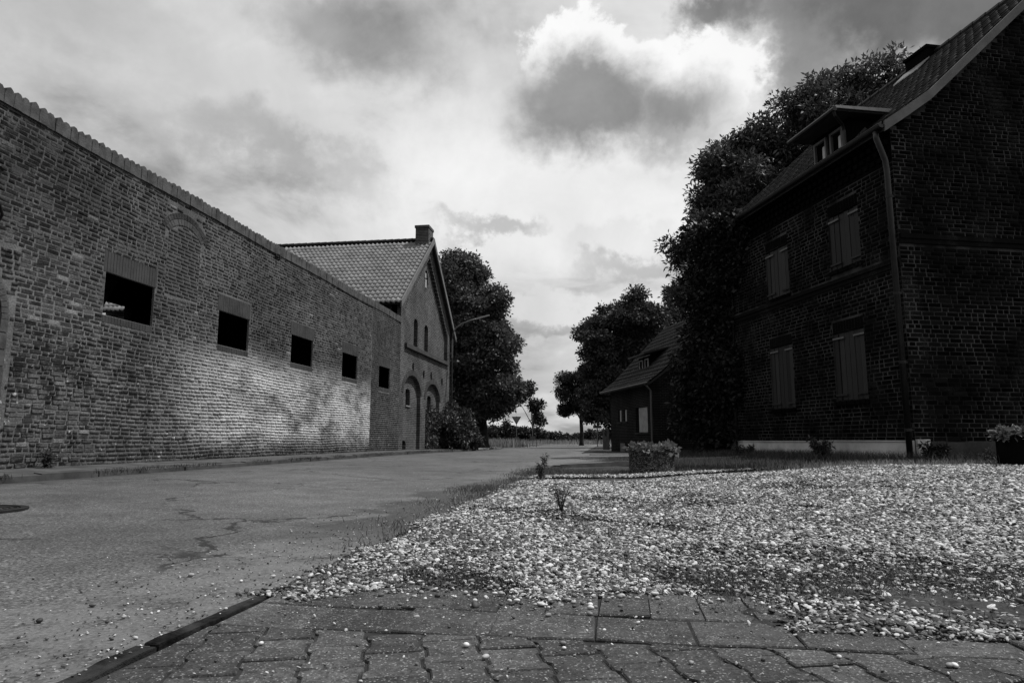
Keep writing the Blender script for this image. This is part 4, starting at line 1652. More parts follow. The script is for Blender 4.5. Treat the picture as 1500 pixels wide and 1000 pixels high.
def clip_half(poly, nx, ny, cc):
    out = []
    for i in range(len(poly)):
        p, q = poly[i], poly[(i + 1) % len(poly)]
        dp, dq = p[0] * nx + p[1] * ny - cc, q[0] * nx + q[1] * ny - cc
        if dp <= 0:
            out.append(p)
        if dp * dq < 0:
            t = dp / (dp - dq)
            out.append((p[0] + (q[0] - p[0]) * t, p[1] + (q[1] - p[1]) * t))
    return out


def slab(poly, z0, z1, tilt, name, parent, mat, shrink=.003, bev=.005):
    c = Vector((sum(p[0] for p in poly) / len(poly), sum(p[1] for p in poly) / len(poly)))
    rings = []
    for (s, z) in ((shrink, z0), (shrink, z1 - bev), (shrink + bev, z1)):
        ring = []
        for p in poly:
            d = Vector(p) - c
            q = c + d * max(.2, 1 - s / max(d.length, .01))
            ring.append((q.x, q.y, z + (tilt[0] * (q.x - c.x) + tilt[1] * (q.y - c.y)) * (z > z0)))
        rings.append(ring)
    k = MB()
    n = len(poly)
    base = 0
    for r in rings:
        k.v += r
    for a in range(2):
        for i in range(n):
            j = (i + 1) % n
            k.f.append((a * n + i, a * n + j, (a + 1) * n + j, (a + 1) * n + i))
    k.f.append(tuple(2 * n + i for i in range(n)))
    return k.build(name, mat, parent)


cnt = 0
pw, pl = .169, .204
for i in range(-14, 22):
    for j in range(-10, 16):
        off = Vector((-.1, 2.0, 0)) + EU * (i * pw) + EV * ((j + .5 * (i % 2)) * pl)
        dd = .014
        ol = [(off.x + EU.x * a + EV.x * b, off.y + EU.y * a + EV.y * b) for a, b in h_outline(.165, .20, dd)]
        if off.y < 1.15 or off.y > 2.5 or off.x < -1.5 or off.x > 2.3:
            continue
        ol = clip_half(ol, 0, 1, 2.245)
        if len(ol) > 2:
            ol = clip_half(ol, -1, 0, 1.352)
        if len(ol) < 3:
            continue
        ar = abs(sum(ol[q][0] * ol[(q + 1) % len(ol)][1] - ol[(q + 1) % len(ol)][0] * ol[q][1] for q in range(len(ol)))) / 2
        if ar < .004:
            continue
        zt = random.uniform(-.004, .003)
        slab(ol, -.05, zt, (random.uniform(-.02, .02), random.uniform(-.02, .02)), 'paver', paving, M['paver'])
        cnt += 1
# end stones and the header row
x = -1.345
while x < 2.4:
    w_ = random.uniform(.30, .36)
    if True:
        sh_ = .0 if x < .55 else random.uniform(-.004, .006)
        e = random.uniform(-.012, .012)
        slab([(x, 2.255), (x + w_, 2.255), (x + w_ + e, 2.545), (x + e, 2.545)], -.05, sh_ + random.uniform(-.003, .003), (random.uniform(-.03, .03), random.uniform(-.02, .02)), 'end_stone', paving, M['paver'])
    x += w_
x = -1.345
while x < 2.4:
    w_ = random.uniform(.17, .195)
    if x < .7 or random.random() < .65:
        sh_ = .002 if x < .55 else random.uniform(.0, .016)
        e = random.uniform(-.01, .01)
        slab([(x, 2.56), (x + w_, 2.56), (x + w_ + e, 2.93), (x + e, 2.93)], -.05, sh_ + random.uniform(-.004, .003), (random.uniform(-.03, .03), random.uniform(-.02, .02)), 'header_stone', paving, M['paver'])
    x += w_
xs_ = np.arange(.45, 3.2, .03)
ys_ = np.arange(2.50, 3.12, .03)
XX, YY = np.meshgrid(xs_, ys_)
nz_ = RNG.normal(0, 1, XX.shape)
nz_ = (nz_ + np.roll(nz_, 1, 0) + np.roll(nz_, 1, 1) + np.roll(nz_, 2, 0) + np.roll(nz_, 2, 1)) / 2.2
ZZ = -.006 + .006 * nz_ + .006 * np.sin(XX * 6.1 + YY * 9) + .016 * sst(.6, 1.2, XX) * sst(2.4, 2.7, YY)
fi = (np.arange(len(ys_) - 1)[:, None] * len(xs_) + np.arange(len(xs_) - 1)[None, :])
fq = np.stack([fi, fi + 1, fi + len(xs_) + 1, fi + len(xs_)], -1).reshape(-1, 4)
tag(mesh_obj('soil_patch', np_mesh('soil_patch', np.stack([XX, YY, ZZ], -1).reshape(-1, 3), fq, smooth=True), M['earth']), kind='structure')
# flush edging stones between paving and road
yy = .3
while yy < 3.1:
    j = random.uniform(-.008, .008)
    L_ = random.uniform(.42, .98)
    e1, e2, e3, e4 = [random.uniform(-.006, .006) for _ in range(4)]
    m_ = max(4, int(L_ / .07))
    lf = [(-1.425 + j + random.gauss(0, .005), yy + L_ * q / m_) for q in range(m_ + 1)]
    rg = [(-1.370 + j + random.gauss(0, .005), yy + L_ * q / m_) for q in range(m_ + 1)]
    lf[-1] = (lf[-1][0], yy + L_ - .012)
    rg[-1] = (rg[-1][0], yy + L_ - .010)
    slab(rg + lf[::-1], -.08, .003 + random.uniform(-.003, .002), (random.uniform(-.08, .08), random.uniform(-.012, .012)), 'edging_stone', paving, M['edging'], .001, .004)
    yy += L_

# ------------------------------------------------------------------ pebbles
def pebble_bed():
    n_try = 1000000
    rng = np.random.default_rng(21)
    # density falls with distance, size grows slightly
    x = rng.uniform(-1.5, 11, n_try)
    y = 2.42 + (rng.random(n_try) ** 1.75) * 11.0
    # boundaries
    e = .12 * np.sin(y * 1.9) + .09 * np.sin(y * 4.3 + 1) + .05 * np.sin(y * 11)
    left = -1.36 + e * .7
    front = np.where(x < .6, 2.90, 2.90 - .42 * sst(.6, 1.2, x)) + .06 * np.sin(x * 5.0) + .05 * np.sin(x * 13 + 2) + .02 * np.sin(x * 31)
    tongue = (x < -.62) & (y > 2.62 + .25 * sst(-1.35, -.6, x) + .05 * np.sin(x * 17))
    rel = (x - C0.x) * Uh.x + (y - C0.y) * Uh.y
    wd = (x - C0.x) * Wh.x + (y - C0.y) * Wh.y
    back = np.where(rel > -.2, wd < -2.7 + .25 * np.sin(rel * 3) - .15 * np.maximum(rel, 0), rel < -1.0 + .2 * np.sin(wd * 2.5))
    back &= y < 11.6 + .2 * np.sin(x * 2.2) - .25 * np.clip(1.2 - x, 0, 3)
    fr = rng.exponential(.05, n_try) * (rng.random(n_try) < .5)
    ok = (x + fr * .7 > left) & ((y + fr > front) | tongue) & back
    # patches where weeds and soil show
    p = np.sin(x * 1.7 + 1.3 * np.sin(y * 1.1)) * np.sin(y * 2.1 + x * .7) + .6 * np.sin(x * 5.1 + y * 3.7) * np.sin(y * 4.3 - x)
    bare = p > .62 - .55 * (1 - sst(3.2, 5.2, y)) * sst(-1.0, .2, x)
    mud = (x > .25) & (y < 3.9 + .3 * np.sin(x * 2)) & (np.sin(x * 6 + y * 3) + np.sin(y * 7 - x * 2) > -.5)
    keep = rng.random(n_try)
    strip = (x > .55) & (y < front)
    ok |= strip & (y > 2.36) & (rng.random(n_try) < .10)
    ok &= ~(bare & (keep < .8)) & ~(mud & (keep < .66)) 
    # frustum with a margin
    cx = x * cos(YAW) + y * sin(YAW)
    cy = -x * sin(YAW) + y * cos(YAW)
    ok &= (np.abs(cx) < cy * .9 + .8)
    dist = np.hypot(x, y)
    x, y, dist = x[ok], y[ok], dist[ok]
    n = len(x)
    size = rng.lognormal(0, .30, n) * .0066 * (1 + .11 * np.clip(dist - 3.2, 0, 8))
    size = np.clip(size, .0042, .022)
    z = hgt(x, y) - .006 + size * .35 + rng.uniform(0, .014, n)
    z = np.where((y < 2.95) & (x > .5), z + .004, z)
    # crumbs scattered over the road edge and the paving
    m_ = 2600
    cx_ = np.concatenate([-1.4 - np.abs(rng.normal(0, .45, m_)), rng.uniform(-1.25, 2.2, m_ // 2)])
    cy_ = np.concatenate([1.5 + 8 * rng.random(m_) ** 1.3, 1.5 + 1.4 * rng.random(m_ // 2) ** .6])
    cs_ = rng.lognormal(0, .4, len(cx_)) * .0026
    x, y, z = np.concatenate([x, cx_]), np.concatenate([y, cy_]), np.concatenate([z, hgt(cx_, cy_) + .003 + cs_ * .3])
    size = np.concatenate([size, np.clip(cs_, .001, .007)])
    n = len(x)
    V = np.stack([x, y, z], 1).astype(np.float32)
    me = bpy.data.meshes.new('pebbles')
    me.vertices.add(n)
    me.vertices.foreach_set('co', V.ravel())
    rot = np.stack([rng.normal(0, .35, n), rng.normal(0, .35, n), rng.uniform(0, 6.28, n)], 1).astype(np.float32)
    scl = np.stack([size * rng.uniform(1.0, 1.55, n), size * rng.uniform(.85, 1.1, n), size * rng.uniform(.4, .75, n)], 1).astype(np.float32)
    tn = np.clip(rng.beta(1.7, 1.5, n), 0, 1)
    q_ = np.sin(x * 2.3 + np.sin(y * 1.7) * 2) * np.sin(y * 2.9 + x) + .5 * np.sin(x * 7 + 2 * y)
    dark = rng.random(n) < .36 + .22 * (q_ > .35)
    tn = np.where(dark, tn * .14, tn).astype(np.float32)
    a = me.attributes.new('rot', 'FLOAT_VECTOR', 'POINT')
    a.data.foreach_set('vector', rot.ravel())
    a = me.attributes.new('scl', 'FLOAT_VECTOR', 'POINT')
    a.data.foreach_set('vector', scl.ravel())
    a = me.attributes.new('tone', 'FLOAT', 'POINT')
    a.data.foreach_set('value', tn)
    o = mesh_obj('pebbles', me, None)
    tag(o, 'bed of pale rounded pebbles spread before the tall house', 'pebbles', None, 'stuff')
    ng = bpy.data.node_groups.new('pebble_instances', 'GeometryNodeTree')
    ng.interface.new_socket('Geometry', in_out='INPUT', socket_type='NodeSocketGeometry')
    ng.interface.new_socket('Geometry', in_out='OUTPUT', socket_type='NodeSocketGeometry')
    N_, L_ = ng.nodes, ng.links
    gi, go = N_.new('NodeGroupInput'), N_.new('NodeGroupOutput')
    ico = N_.new('GeometryNodeMeshIcoSphere')
    ico.inputs['Subdivisions'].default_value = 2
    ico.inputs['Radius'].default_value = 1.0
    nz = N_.new('ShaderNodeTexNoise')
    nz.inputs['Scale'].default_value = 1.1
    nz.inputs['Detail'].default_value = 1
    sub = N_.new('ShaderNodeVectorMath')
    sub.operation = 'SUBTRACT'
    sub.inputs[1].default_value = (.5, .5, .5)
    scv = N_.new('ShaderNodeVectorMath')
    scv.operation = 'SCALE'
    scv.inputs['Scale'].default_value = .9
    L_.new(nz.outputs['Color'], sub.inputs[0])
    L_.new(sub.outputs[0], scv.inputs[0])
    sp = N_.new('GeometryNodeSetPosition')
    L_.new(ico.outputs['Mesh'], sp.inputs['Geometry'])
    L_.new(scv.outputs[0], sp.inputs['Offset'])
    ss = N_.new('GeometryNodeSetShadeSmooth')
    L_.new(sp.outputs[0], ss.inputs['Geometry'])
    smt = N_.new('GeometryNodeSetMaterial')
    smt.inputs['Material'].default_value = M['pebble_i']
    L_.new(ss.outputs[0], smt.inputs['Geometry'])
    iop = N_.new('GeometryNodeInstanceOnPoints')
    L_.new(gi.outputs[0], iop.inputs['Points'])
    L_.new(smt.outputs[0], iop.inputs['Instance'])

    def na(nm, ty):
        q = N_.new('GeometryNodeInputNamedAttribute')
        q.data_type = ty
        q.inputs['Name'].default_value = nm
        return q.outputs['Attribute']
    er = N_.new('FunctionNodeEulerToRotation')
    L_.new(na('rot', 'FLOAT_VECTOR'), er.inputs[0])
    L_.new(er.outputs[0], iop.inputs['Rotation'])
    L_.new(na('scl', 'FLOAT_VECTOR'), iop.inputs['Scale'])
    L_.new(iop.outputs[0], go.inputs[0])
    md = o.modifiers.new('pebbles', 'NODES')
    md.node_group = ng
    return n


n_pebbles = pebble_bed()


def pebble_mesh(seed):
    bm = bmesh.new()
    bmesh.ops.create_icosphere(bm, subdivisions=2, radius=1)
    r = random.Random(seed)
    d = [Vector((r.uniform(-1, 1), r.uniform(-1, 1), r.uniform(-1, 1))).normalized() for _ in range(5)]
    for v in bm.verts:
        q = v.co.normalized()
        v.co *= 1 + sum(.09 * max(0, q.dot(e)) * (1 if i % 2 else -1) for i, e in enumerate(d))
    me = bpy.data.meshes.new('loose_pebble')
    bm.to_mesh(me)
    bm.free()
    for p in me.polygons:
        p.use_smooth = True
    me.materials.append(M['pebble_o'])
    return me


pm = [pebble_mesh(s) for s in range(6)]
rp = random.Random(5)
spots = []
for _ in range(58):
    x_ = rp.uniform(-1.15, 1.35)
    spots.append((x_, 2.9 - abs(rp.gauss(0, .17)) - .05))
for _ in range(14):
    spots.append((rp.uniform(-2.0, -1.4), rp.uniform(1.8, 3.2)))
for _ in range(10):
    spots.append((rp.uniform(-1.1, 1.5), rp.uniform(1.75, 2.3)))
for i, (x_, y_) in enumerate(spots):
    if x_ > .55 and y_ > 2.4:
        x_ -= 1.3
    s_ = rp.uniform(.006, .0115)
    o = bpy.data.objects.new('loose_pebble', pm[i % 6])
    mw = Matrix.Translation((x_, y_, .003 + s_ * .6)) @ Matrix.Rotation(rp.uniform(0, 6.28), 4, 'Z') @ Matrix.Diagonal((s_ * rp.uniform(1, 1.5), s_, s_ * .75, 1))
    link(o, None, mw)
    tag(o, 'loose pebble lying on paving away from the pebble bed', 'pebble', 'loose pebbles on the paving')

# ------------------------------------------------------------------ manhole cover
mh = thing('manhole_cover', (-5.13, 4.93, .06), 'round cast iron manhole cover set in the asphalt', 'manhole cover')
mz = float(hgt(-5.13, 4.93))
k = MB()
k.lathe((-5.13, 4.93, mz), [(.40, -.05), (.40, .008), (.345, .008), (.345, -.002), (.335, -.002), (.335, -.03)], 48)
k.build('ring', M['manhole'], mh)
k = MB()
prof = [(.33, -.03), (.33, .004)]
r_ = .32
while r_ > .05:
    prof += [(r_, .004), (r_ - .004, -.004), (r_ - .022, -.004), (r_ - .026, .006)]
    r_ -= .045
k.lathe((-5.13, 4.93, mz), prof, 48)
k.build('cover', M['manhole'], mh)

# ------------------------------------------------------------------ foliage
def leaf_cloud(centers, n_per, rad, size, rng, aspect=.45, up=.35, droop=0.0, bend=.2):
    """many small leaf blades round cluster centres"""
    C_ = np.repeat(np.asarray(centers, dtype=float), n_per, axis=0)
    n = len(C_)
    d = rng.normal(size=(n, 3))
    d /= np.linalg.norm(d, axis=1)[:, None]
    r = rad * rng.random(n) ** .5
    P = C_ + d * r[:, None] * np.array([1, 1, .8])
    P[:, 2] -= droop * rng.random(n)
    # leaf axis: outward-ish, normal: up-ish
    ax = d + rng.normal(size=(n, 3)) * .6
    ax[:, 2] -= .25
    ax /= np.linalg.norm(ax, axis=1)[:, None]
    nm = rng.normal(size=(n, 3)) * .7
    nm[:, 2] += up + .3
    nm -= ax * np.sum(nm * ax, 1)[:, None]
    nm /= np.linalg.norm(nm, axis=1)[:, None] + 1e-9
    sd = np.cross(ax, nm)
    L = size * rng.uniform(.6, 1.3, n)
    W = L * aspect
    V = np.zeros((n, 4, 3))
    V[:, 0] = P
    V[:, 1] = P + ax * (L * .5)[:, None] + sd * (W * .5)[:, None] + nm * (L * bend * .5)[:, None]
    V[:, 2] = P + ax * L[:, None]
    V[:, 3] = P + ax * (L * .5)[:, None] - sd * (W * .5)[:, None] + nm * (L * bend * .5)[:, None]
    Fc = np.arange(n * 4).reshape(n, 4)
    tone = np.clip(rng.beta(2, 2, n) * .8 + np.repeat(rng.random(len(centers)), n_per) * .3 - .05, 0, 1)
    return V.reshape(-1, 3), Fc, tone


def lobe_points(lobes, rng, spacing):
    """clusters on the shells of small clumps that sit on each lobe: ragged outline with gaps"""
    out = []
    for (x, y, z, rx, ry, rz) in lobes:
        R = np.array([rx, ry, rz])
        m = int(9 + 4.2 * (rx * ry * rz) ** (2 / 3) / (spacing * 1.6) ** 2)
        d = rng.normal(size=(m, 3))
        d /= np.linalg.norm(d, axis=1)[:, None]
        c = np.array([x, y, z]) + d * R * rng.uniform(.45, .98, m)[:, None]
        for q in c:
            r = R * rng.uniform(.22, .42)
            n = int(5 + 9 * (r.mean() / spacing) ** 2)
            e = rng.normal(size=(n, 3))
            e /= np.linalg.norm(e, axis=1)[:, None]
            out.append(q + e * r * rng.uniform(.35, 1.0, n)[:, None] * np.array([1, 1, .75]))
    return np.concatenate(out)


def tree(name, base, lobes, label, cat='tree', leaf=.2, n_per=26, spacing=.55, rad=.42, trunk_r=.25, fork=None, mat='leaf_dark', seed=0, group=None, aspect=.45, trunks=None, droop=0.0):
    rng = np.random.default_rng(seed)
    t = thing(name, base, label, cat, group)
    base = Vector(base)
    k = MB()
    top = max(l[2] for l in lobes)
    cxy = Vector((np.mean([l[0] for l in lobes]), np.mean([l[1] for l in lobes]), 0))
    fz = fork if fork is not None else base.z + (min(l[2] - l[5] for l in lobes) - base.z) * .8 + .5
    fz = max(fz, base.z + .5)
    f = Vector((base.x + (cxy.x - base.x) * .25, base.y + (cxy.y - base.y) * .25, fz))
    k.tube([base - Vector((0, 0, .2)), base + Vector((0, 0, .25)), base.lerp(f, .5) + Vector((.05, .03, 0)), f], [trunk_r * 1.45, trunk_r * 1.05, trunk_r * .9, trunk_r * .75], 10)
    tk = k.build('trunk', M['bark'], t, smooth=True)
    for (x, y, z, rx, ry, rz) in lobes:
        e = Vector((x, y, z))
        m1 = f.lerp(e, .45) + Vector((rng.normal() * .15, rng.normal() * .15, .25))
        b = MB()
        b.tube([f - Vector((0, 0, .25)), m1, e, e + Vector((rng.normal() * rx * .15, rng.normal() * ry * .15, rz * .4))], [trunk_r * .4, trunk_r * .22, trunk_r * .12, .012], 6)
        for _ in range(4):
            q = e + Vector((np.clip(rng.normal(), -1.2, 1.2) * rx * .45, np.clip(rng.normal(), -1.2, 1.2) * ry * .45, np.clip(rng.normal(), -1, 1.2) * rz * .4))
            b.tube([m1.lerp(e, .6), q.lerp(e, .4) + Vector((0, 0, .1)), q], [trunk_r * .13, trunk_r * .08, .01], 5)
        b.build('limb', M['bark'], t)
    c = lobe_points(lobes, rng, spacing)
    V, Fc, tone = leaf_cloud(c, n_per, rad, leaf, rng, aspect, droop=droop)
    mesh_obj('crown', np_mesh('crown', V, Fc, tone), M[mat], t)
    return t


# large tree behind and left of the tall house
RT = [(4.3, 24.6, 8.0, 1.5, 1.7, 1.3), (3.8, 24.4, 6.2, 1.1, 1.6, 1.1), (4.9, 24.9, 10.1, 1.5, 1.8, 1.1), (5.9, 25.0, 8.4, 2.0, 2.0, 1.8), (6.6, 25.2, 11.7, 1.4, 1.8, 1.2), (5.3, 25.0, 11.3, 1.0, 1.4, .8), (4.1, 24.8, 10.6, .9, 1.2, .7), (4.2, 24.6, 9.2, 1.1, 1.5, 1.0), (3.6, 24.5, 8.3, .9, 1.2, .8), (2.9, 24.4, 7.4, .9, 1.1, .6), (2.7, 24.3, 5.7, .8, 1.0, .5),
      (8.0, 25.4, 10.2, 2.0, 2.2, 1.7), (8.6, 25.5, 13.3, 1.5, 1.8, 1.1), (7.5, 25.3, 12.6, 1.1, 1.4, .9), (10.2, 25.8, 13.7, 1.6, 1.8, 1.1), (11.4, 26, 13.6, 1.3, 1.8, .9), (10.2, 25.8, 10.8, 2.2, 2.4, 2.0),
      (12.6, 26.2, 12.2, 1.9, 2.2, 1.6), (5.0, 24.6, 5.4, 2.0, 2.0, 1.6), (7.5, 25.2, 7.0, 2.4, 2.2, 1.9)]
tree('broadleaf_tree', (7.6, 26.2, .1), RT, 'large broadleaf tree rising behind the tall brick house', leaf=.2, n_per=42, spacing=.74, rad=.42, trunk_r=.38, fork=4.2, mat='leaf_mid', seed=3, aspect=.36, droop=.12)
# dark growth between the houses
DM = [(3.3, 20.2, 4.0, 1.2, 1.5, 1.2), (3.0, 20.0, 2.4, 1.1, 1.4, 1.4), (2.8, 20.0, .9, 1.0, 1.3, .9), (3.5, 20.3, 1.4, 1.1, 1.3, 1.2), (3.9, 20.6, 5.2, 1.2, 1.3, 1.1), (3.7, 20.4, 2.9, 1.1, 1.3, 1.3), (3.2, 20.6, 5.6, .9, 1.2, .8)]
tree('laurel_tree', (3.0, 20.4, .15), DM, 'dense dark evergreen filling the gap between both houses', leaf=.17, n_per=36, spacing=.42, rad=.36, trunk_r=.14, fork=.9, mat='leaf_ivy', seed=4)
# creeper over the far end of the facade
rng = np.random.default_rng(5)
ivy = thing('ivy', tuple(C0 + Uh * 6.4 - Wh * .2 + Vector((0, 0, .15))), 'dark creeper covering the far end of the tall house', 'climbing plant')
pts = []
for _ in range(1900):
    s = rng.uniform(4.8, 7.5)
    z = rng.uniform(.2, 6.45)
    edge = 5.95 + .25 * sin(z * 2.1) + .12 * sin(z * 6.3) - .9 * sst(4.0, 6.3, z)
    if s < edge + rng.normal(0, .08):
        continue
    n_ = rng.uniform(.02, .10 + .45 * sst(edge, edge + 1.2, s))
    if z > 5.95:
        n_ += .2
    pts.append(tuple(FH(s, z, n_)))
V, Fc, tone = leaf_cloud(np.array(pts), 16, .2, .12, rng, .75)
mesh_obj('leaves', np_mesh('leaves', V, Fc, tone), M['leaf_ivy'], ivy)
k = MB()
for q in range(5):
    s = 6.1 + q * .25
    k.tube([FH(s, .1, .06), FH(s + .1 * sin(q), 2, .03), FH(s - .1, 4, .03), FH(s + .1, 5.8, .04)], [.04, .03, .02, .01], 6)
k.build('stem', M['bark'], ivy)

# tree beside the barn
LT = [(-9.9, 43.0, 10.6, 2.2, 2.2, 2.0), (-8.9, 43.0, 8.9, 2.3, 2.3, 2.0), (-8.3, 43.0, 6.6, 2.3, 2.3, 2.0), (-9.9, 43, 6.5, 2.3, 2.3, 2.3), (-7.5, 43, 4.8, 1.9, 2.2, 1.7), (-6.9, 43, 3.4, 1.3, 1.9, 1.3),
      (-8.8, 43, 3.6, 2.0, 2.3, 1.8), (-8.0, 43, 7.9, 1.4, 1.8, 1.3), (-10.6, 43, 4.0, 2.0, 2.3, 2.0)]
tree('lime_tree', (-8.3, 43.6, .1), LT, 'dense tall lime tree standing beside the barn', leaf=.21, n_per=44, spacing=.62, rad=.5, trunk_r=.42, fork=2.4, mat='leaf_mid', seed=6, aspect=.6)
# trees behind the small house
BT = [(.8, 51, 10.0, 2.4, 2.4, 1.7), (-.9, 50.6, 8.3, 1.5, 2.0, 1.4), (2.4, 51, 8.9, 2.0, 2.2, 1.5), (-.4, 50.8, 5.8, 1.9, 2.2, 1.8), (1.5, 51, 6.8, 2.5, 2.4, 2.2), (3.5, 51, 7.2, 1.7, 2.2, 1.5), (-.9, 50.6, 3.4, 1.6, 2.2, 1.6), (.9, 51, 3.8, 2.2, 2.4, 2.2)]
tree('maple_tree', (.6, 51.2, 0), BT, 'broad dark maple tree behind the low house', leaf=.23, n_per=42, spacing=.68, rad=.52, trunk_r=.4, fork=2.0, mat='leaf_dark', seed=7, aspect=.6)
BT2 = [(5.4, 55, 9.6, 2.2, 2.2, 1.6), (6.4, 55, 7.4, 2.6, 2.4, 2.2), (4.6, 55, 7.0, 2.0, 2.2, 2.0)]
tree('ash_tree', (5.6, 55.4, 0), BT2, 'paler ash tree behind the low house roof', leaf=.32, n_per=24, spacing=.75, rad=.55, trunk_r=.3, fork=3.5, mat='leaf_mid', seed=8)
# lone tree with a bare trunk at the junction
JT = [(-3.4, 69, 6.2, 2.0, 2.0, 1.4), (-4.6, 69, 5.2, 1.3, 1.6, .8), (-2.2, 69, 6.8, 1.8, 2.0, 1.3), (-1.6, 69, 5.0, 1.6, 1.8, 1.1), (-4.3, 69, 3.6, 1.2, 1.4, .5), (-3.0, 69, 4.3, 1.5, 1.6, .7)]
tree('roadside_tree', (-3.1, 69.6, 0), JT, 'leaning roadside tree with bare trunk near the junction', leaf=.24, n_per=30, spacing=.75, rad=.5, trunk_r=.22, fork=2.8, mat='leaf_far', seed=9)
# far wispy tree and thicket
FT = [(-15.4, 110, 7.6, 2.0, 2.0, 1.3), (-13.4, 110, 8.3, 1.6, 1.8, 1.1), (-12.0, 110, 6.0, 1.0, 1.4, 1.2), (-11.6, 110, 3.8, 1.0, 1.4, 1.0)]
tree('wispy_tree', (-12.6, 110.4, -.1), FT, 'thin wispy tree leaning over the far thicket', leaf=.5, n_per=16, spacing=1.0, rad=.7, trunk_r=.22, fork=3.0, mat='leaf_far', seed=10)
for i, (bx, by, h_, w_) in enumerate(((-16.5, 106, 3.4, 3.0), (-12.6, 107, 2.8, 2.6), (-19.5, 104, 2.6, 2.6), (-9.3, 112, 1.6, 2.4), (-6.3, 118, 1.5, 2.6), (-3.0, 108, 1.9, 2.6), (0.2, 100, 2.0, 2.6), (4, 104, 2.4, 3.4), (-24, 108, 3.2, 3.6))):
    lb = [(bx, by, h_ * .5, w_ * .6, w_ * .5, h_ * .5), (bx - w_ * .5, by, h_ * .4, w_ * .45, w_ * .4, h_ * .4), (bx + w_ * .5, by, h_ * .38, w_ * .45, w_ * .4, h_ * .38)]
    tree('hedgerow_bush', (bx, by, -.1), lb, 'low dark bush in the far hedgerow past the junction', 'bush', leaf=.42, n_per=16, spacing=.7, rad=.5, trunk_r=.1, fork=.5, mat='leaf_far', seed=30 + i, group='far hedgerow bushes')
# bush at the barn corner and climber in the second arch
BB = [(-8.0, 33.6, 1.0, .7, 1.1, .9), (-7.6, 34.6, .8, .6, 1.0, .8), (-8.1, 34.8, 1.5, .6, 1.0, .9), (-7.5, 35.8, .7, .6, .9, .6)]
tree('barn_bush', (-8.0, 34.4, .12), BB, 'wild bush growing against the barn corner', 'bush', leaf=.17, n_per=34, spacing=.36, rad=.32, trunk_r=.06, fork=.5, mat='leaf_dark', seed=11)
rng = np.random.default_rng(12)
cl = thing('wall_climber', (WX + .05, 32.0, .12), 'bare-stemmed climber in the second barn arch', 'climbing plant')
pts = [(WX + rng.uniform(-.1, .08), rng.uniform(30.9, 33.0), .15 + 2.0 * rng.random() ** 1.8) for _ in range(110)]
V, Fc, tone = leaf_cloud(np.array(pts), 14, .2, .13, rng, .6)
mesh_obj('leaves', np_mesh('leaves', V, Fc, tone), M['leaf_dark'], cl)
k = MB()
for q in range(7):
    a = 31.1 + q * .25
    k.tube([(WX - .06, a, .1), (WX - .08, a + rng.normal() * .08, 1.0), (WX - .08, a + rng.normal() * .15, 1.9 + rng.random() * .5)], [.025, .018, .008], 5)
k.build('stem', M['bark'], cl)
# conifer behind the low house
cf = thing('spruce_tree', (5.3, 62, 0), 'slim pointed spruce tip above the maple crown', 'tree')
k = MB()
k.tube([(5.3, 62, -.2), (5.3, 62, 7), (5.3, 62, 14.6)], [.28, .16, .02], 8)
k.build('trunk', M['bark'], cf)
pts, sz = [], []
rng = np.random.default_rng(13)
for z in np.arange(2.0, 14.4, .38):
    R_ = .25 + (14.6 - z) * .17
    nb_ = 9
    for q in range(nb_):
        a = rng.uniform(0, 6.28)
        for t_ in np.linspace(.15, 1, max(2, int(R_ / .28))):
            pts.append((5.3 + cos(a) * R_ * t_, 62 + sin(a) * R_ * t_, z - .28 * R_ * t_ + .18 * R_ * t_ ** 2))
V, Fc, tone = leaf_cloud(np.array(pts), 9, .2, .26, rng, .3)
mesh_obj('crown', np_mesh('crown', V, Fc, tone), M['leaf_far'], cf)

# ------------------------------------------------------------------ planters
def planter(c, r, h_, label, seed, leafmat='leaf_pale', tub='planter'):
    rng = np.random.default_rng(seed)
    t = thing('planter', c, label, 'planter')
    k = MB()
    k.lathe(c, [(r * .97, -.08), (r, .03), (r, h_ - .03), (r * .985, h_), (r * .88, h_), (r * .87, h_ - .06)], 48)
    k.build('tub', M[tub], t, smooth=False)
    k = MB()
    k.lathe(c, [(r * .865, h_ - .2), (r * .86, h_ - .05), (.02, h_ - .02)], 24)
    k.build('soil', M['soil'], t)
    pts = []
    for _ in range(90):
        a, rr = rng.uniform(0, 6.28), r * 1.0 * sqrt(rng.random())
        pts.append((c[0] + rr * cos(a), c[1] + rr * sin(a), c[2] + h_ + rng.uniform(-.01, .07)))
    V, Fc, tone = leaf_cloud(np.array(pts), 14, .075, .095, rng, .85, up=.8)
    mesh_obj('plants', np_mesh('plants', V, Fc, tone), M[leafmat], t)
    return t


planter((.66, 12.2, float(hgt(.66, 12.2)) - .01), .385, .36, 'round exposed-aggregate planter with leafy plants beside the pebble bed', 40)
planter((6.25, 11.4, float(hgt(6.25, 11.4)) - .02), .46, .46, 'dark round planter with pale flowers beside the gable wall', 41, 'leaf_pale', 'black')

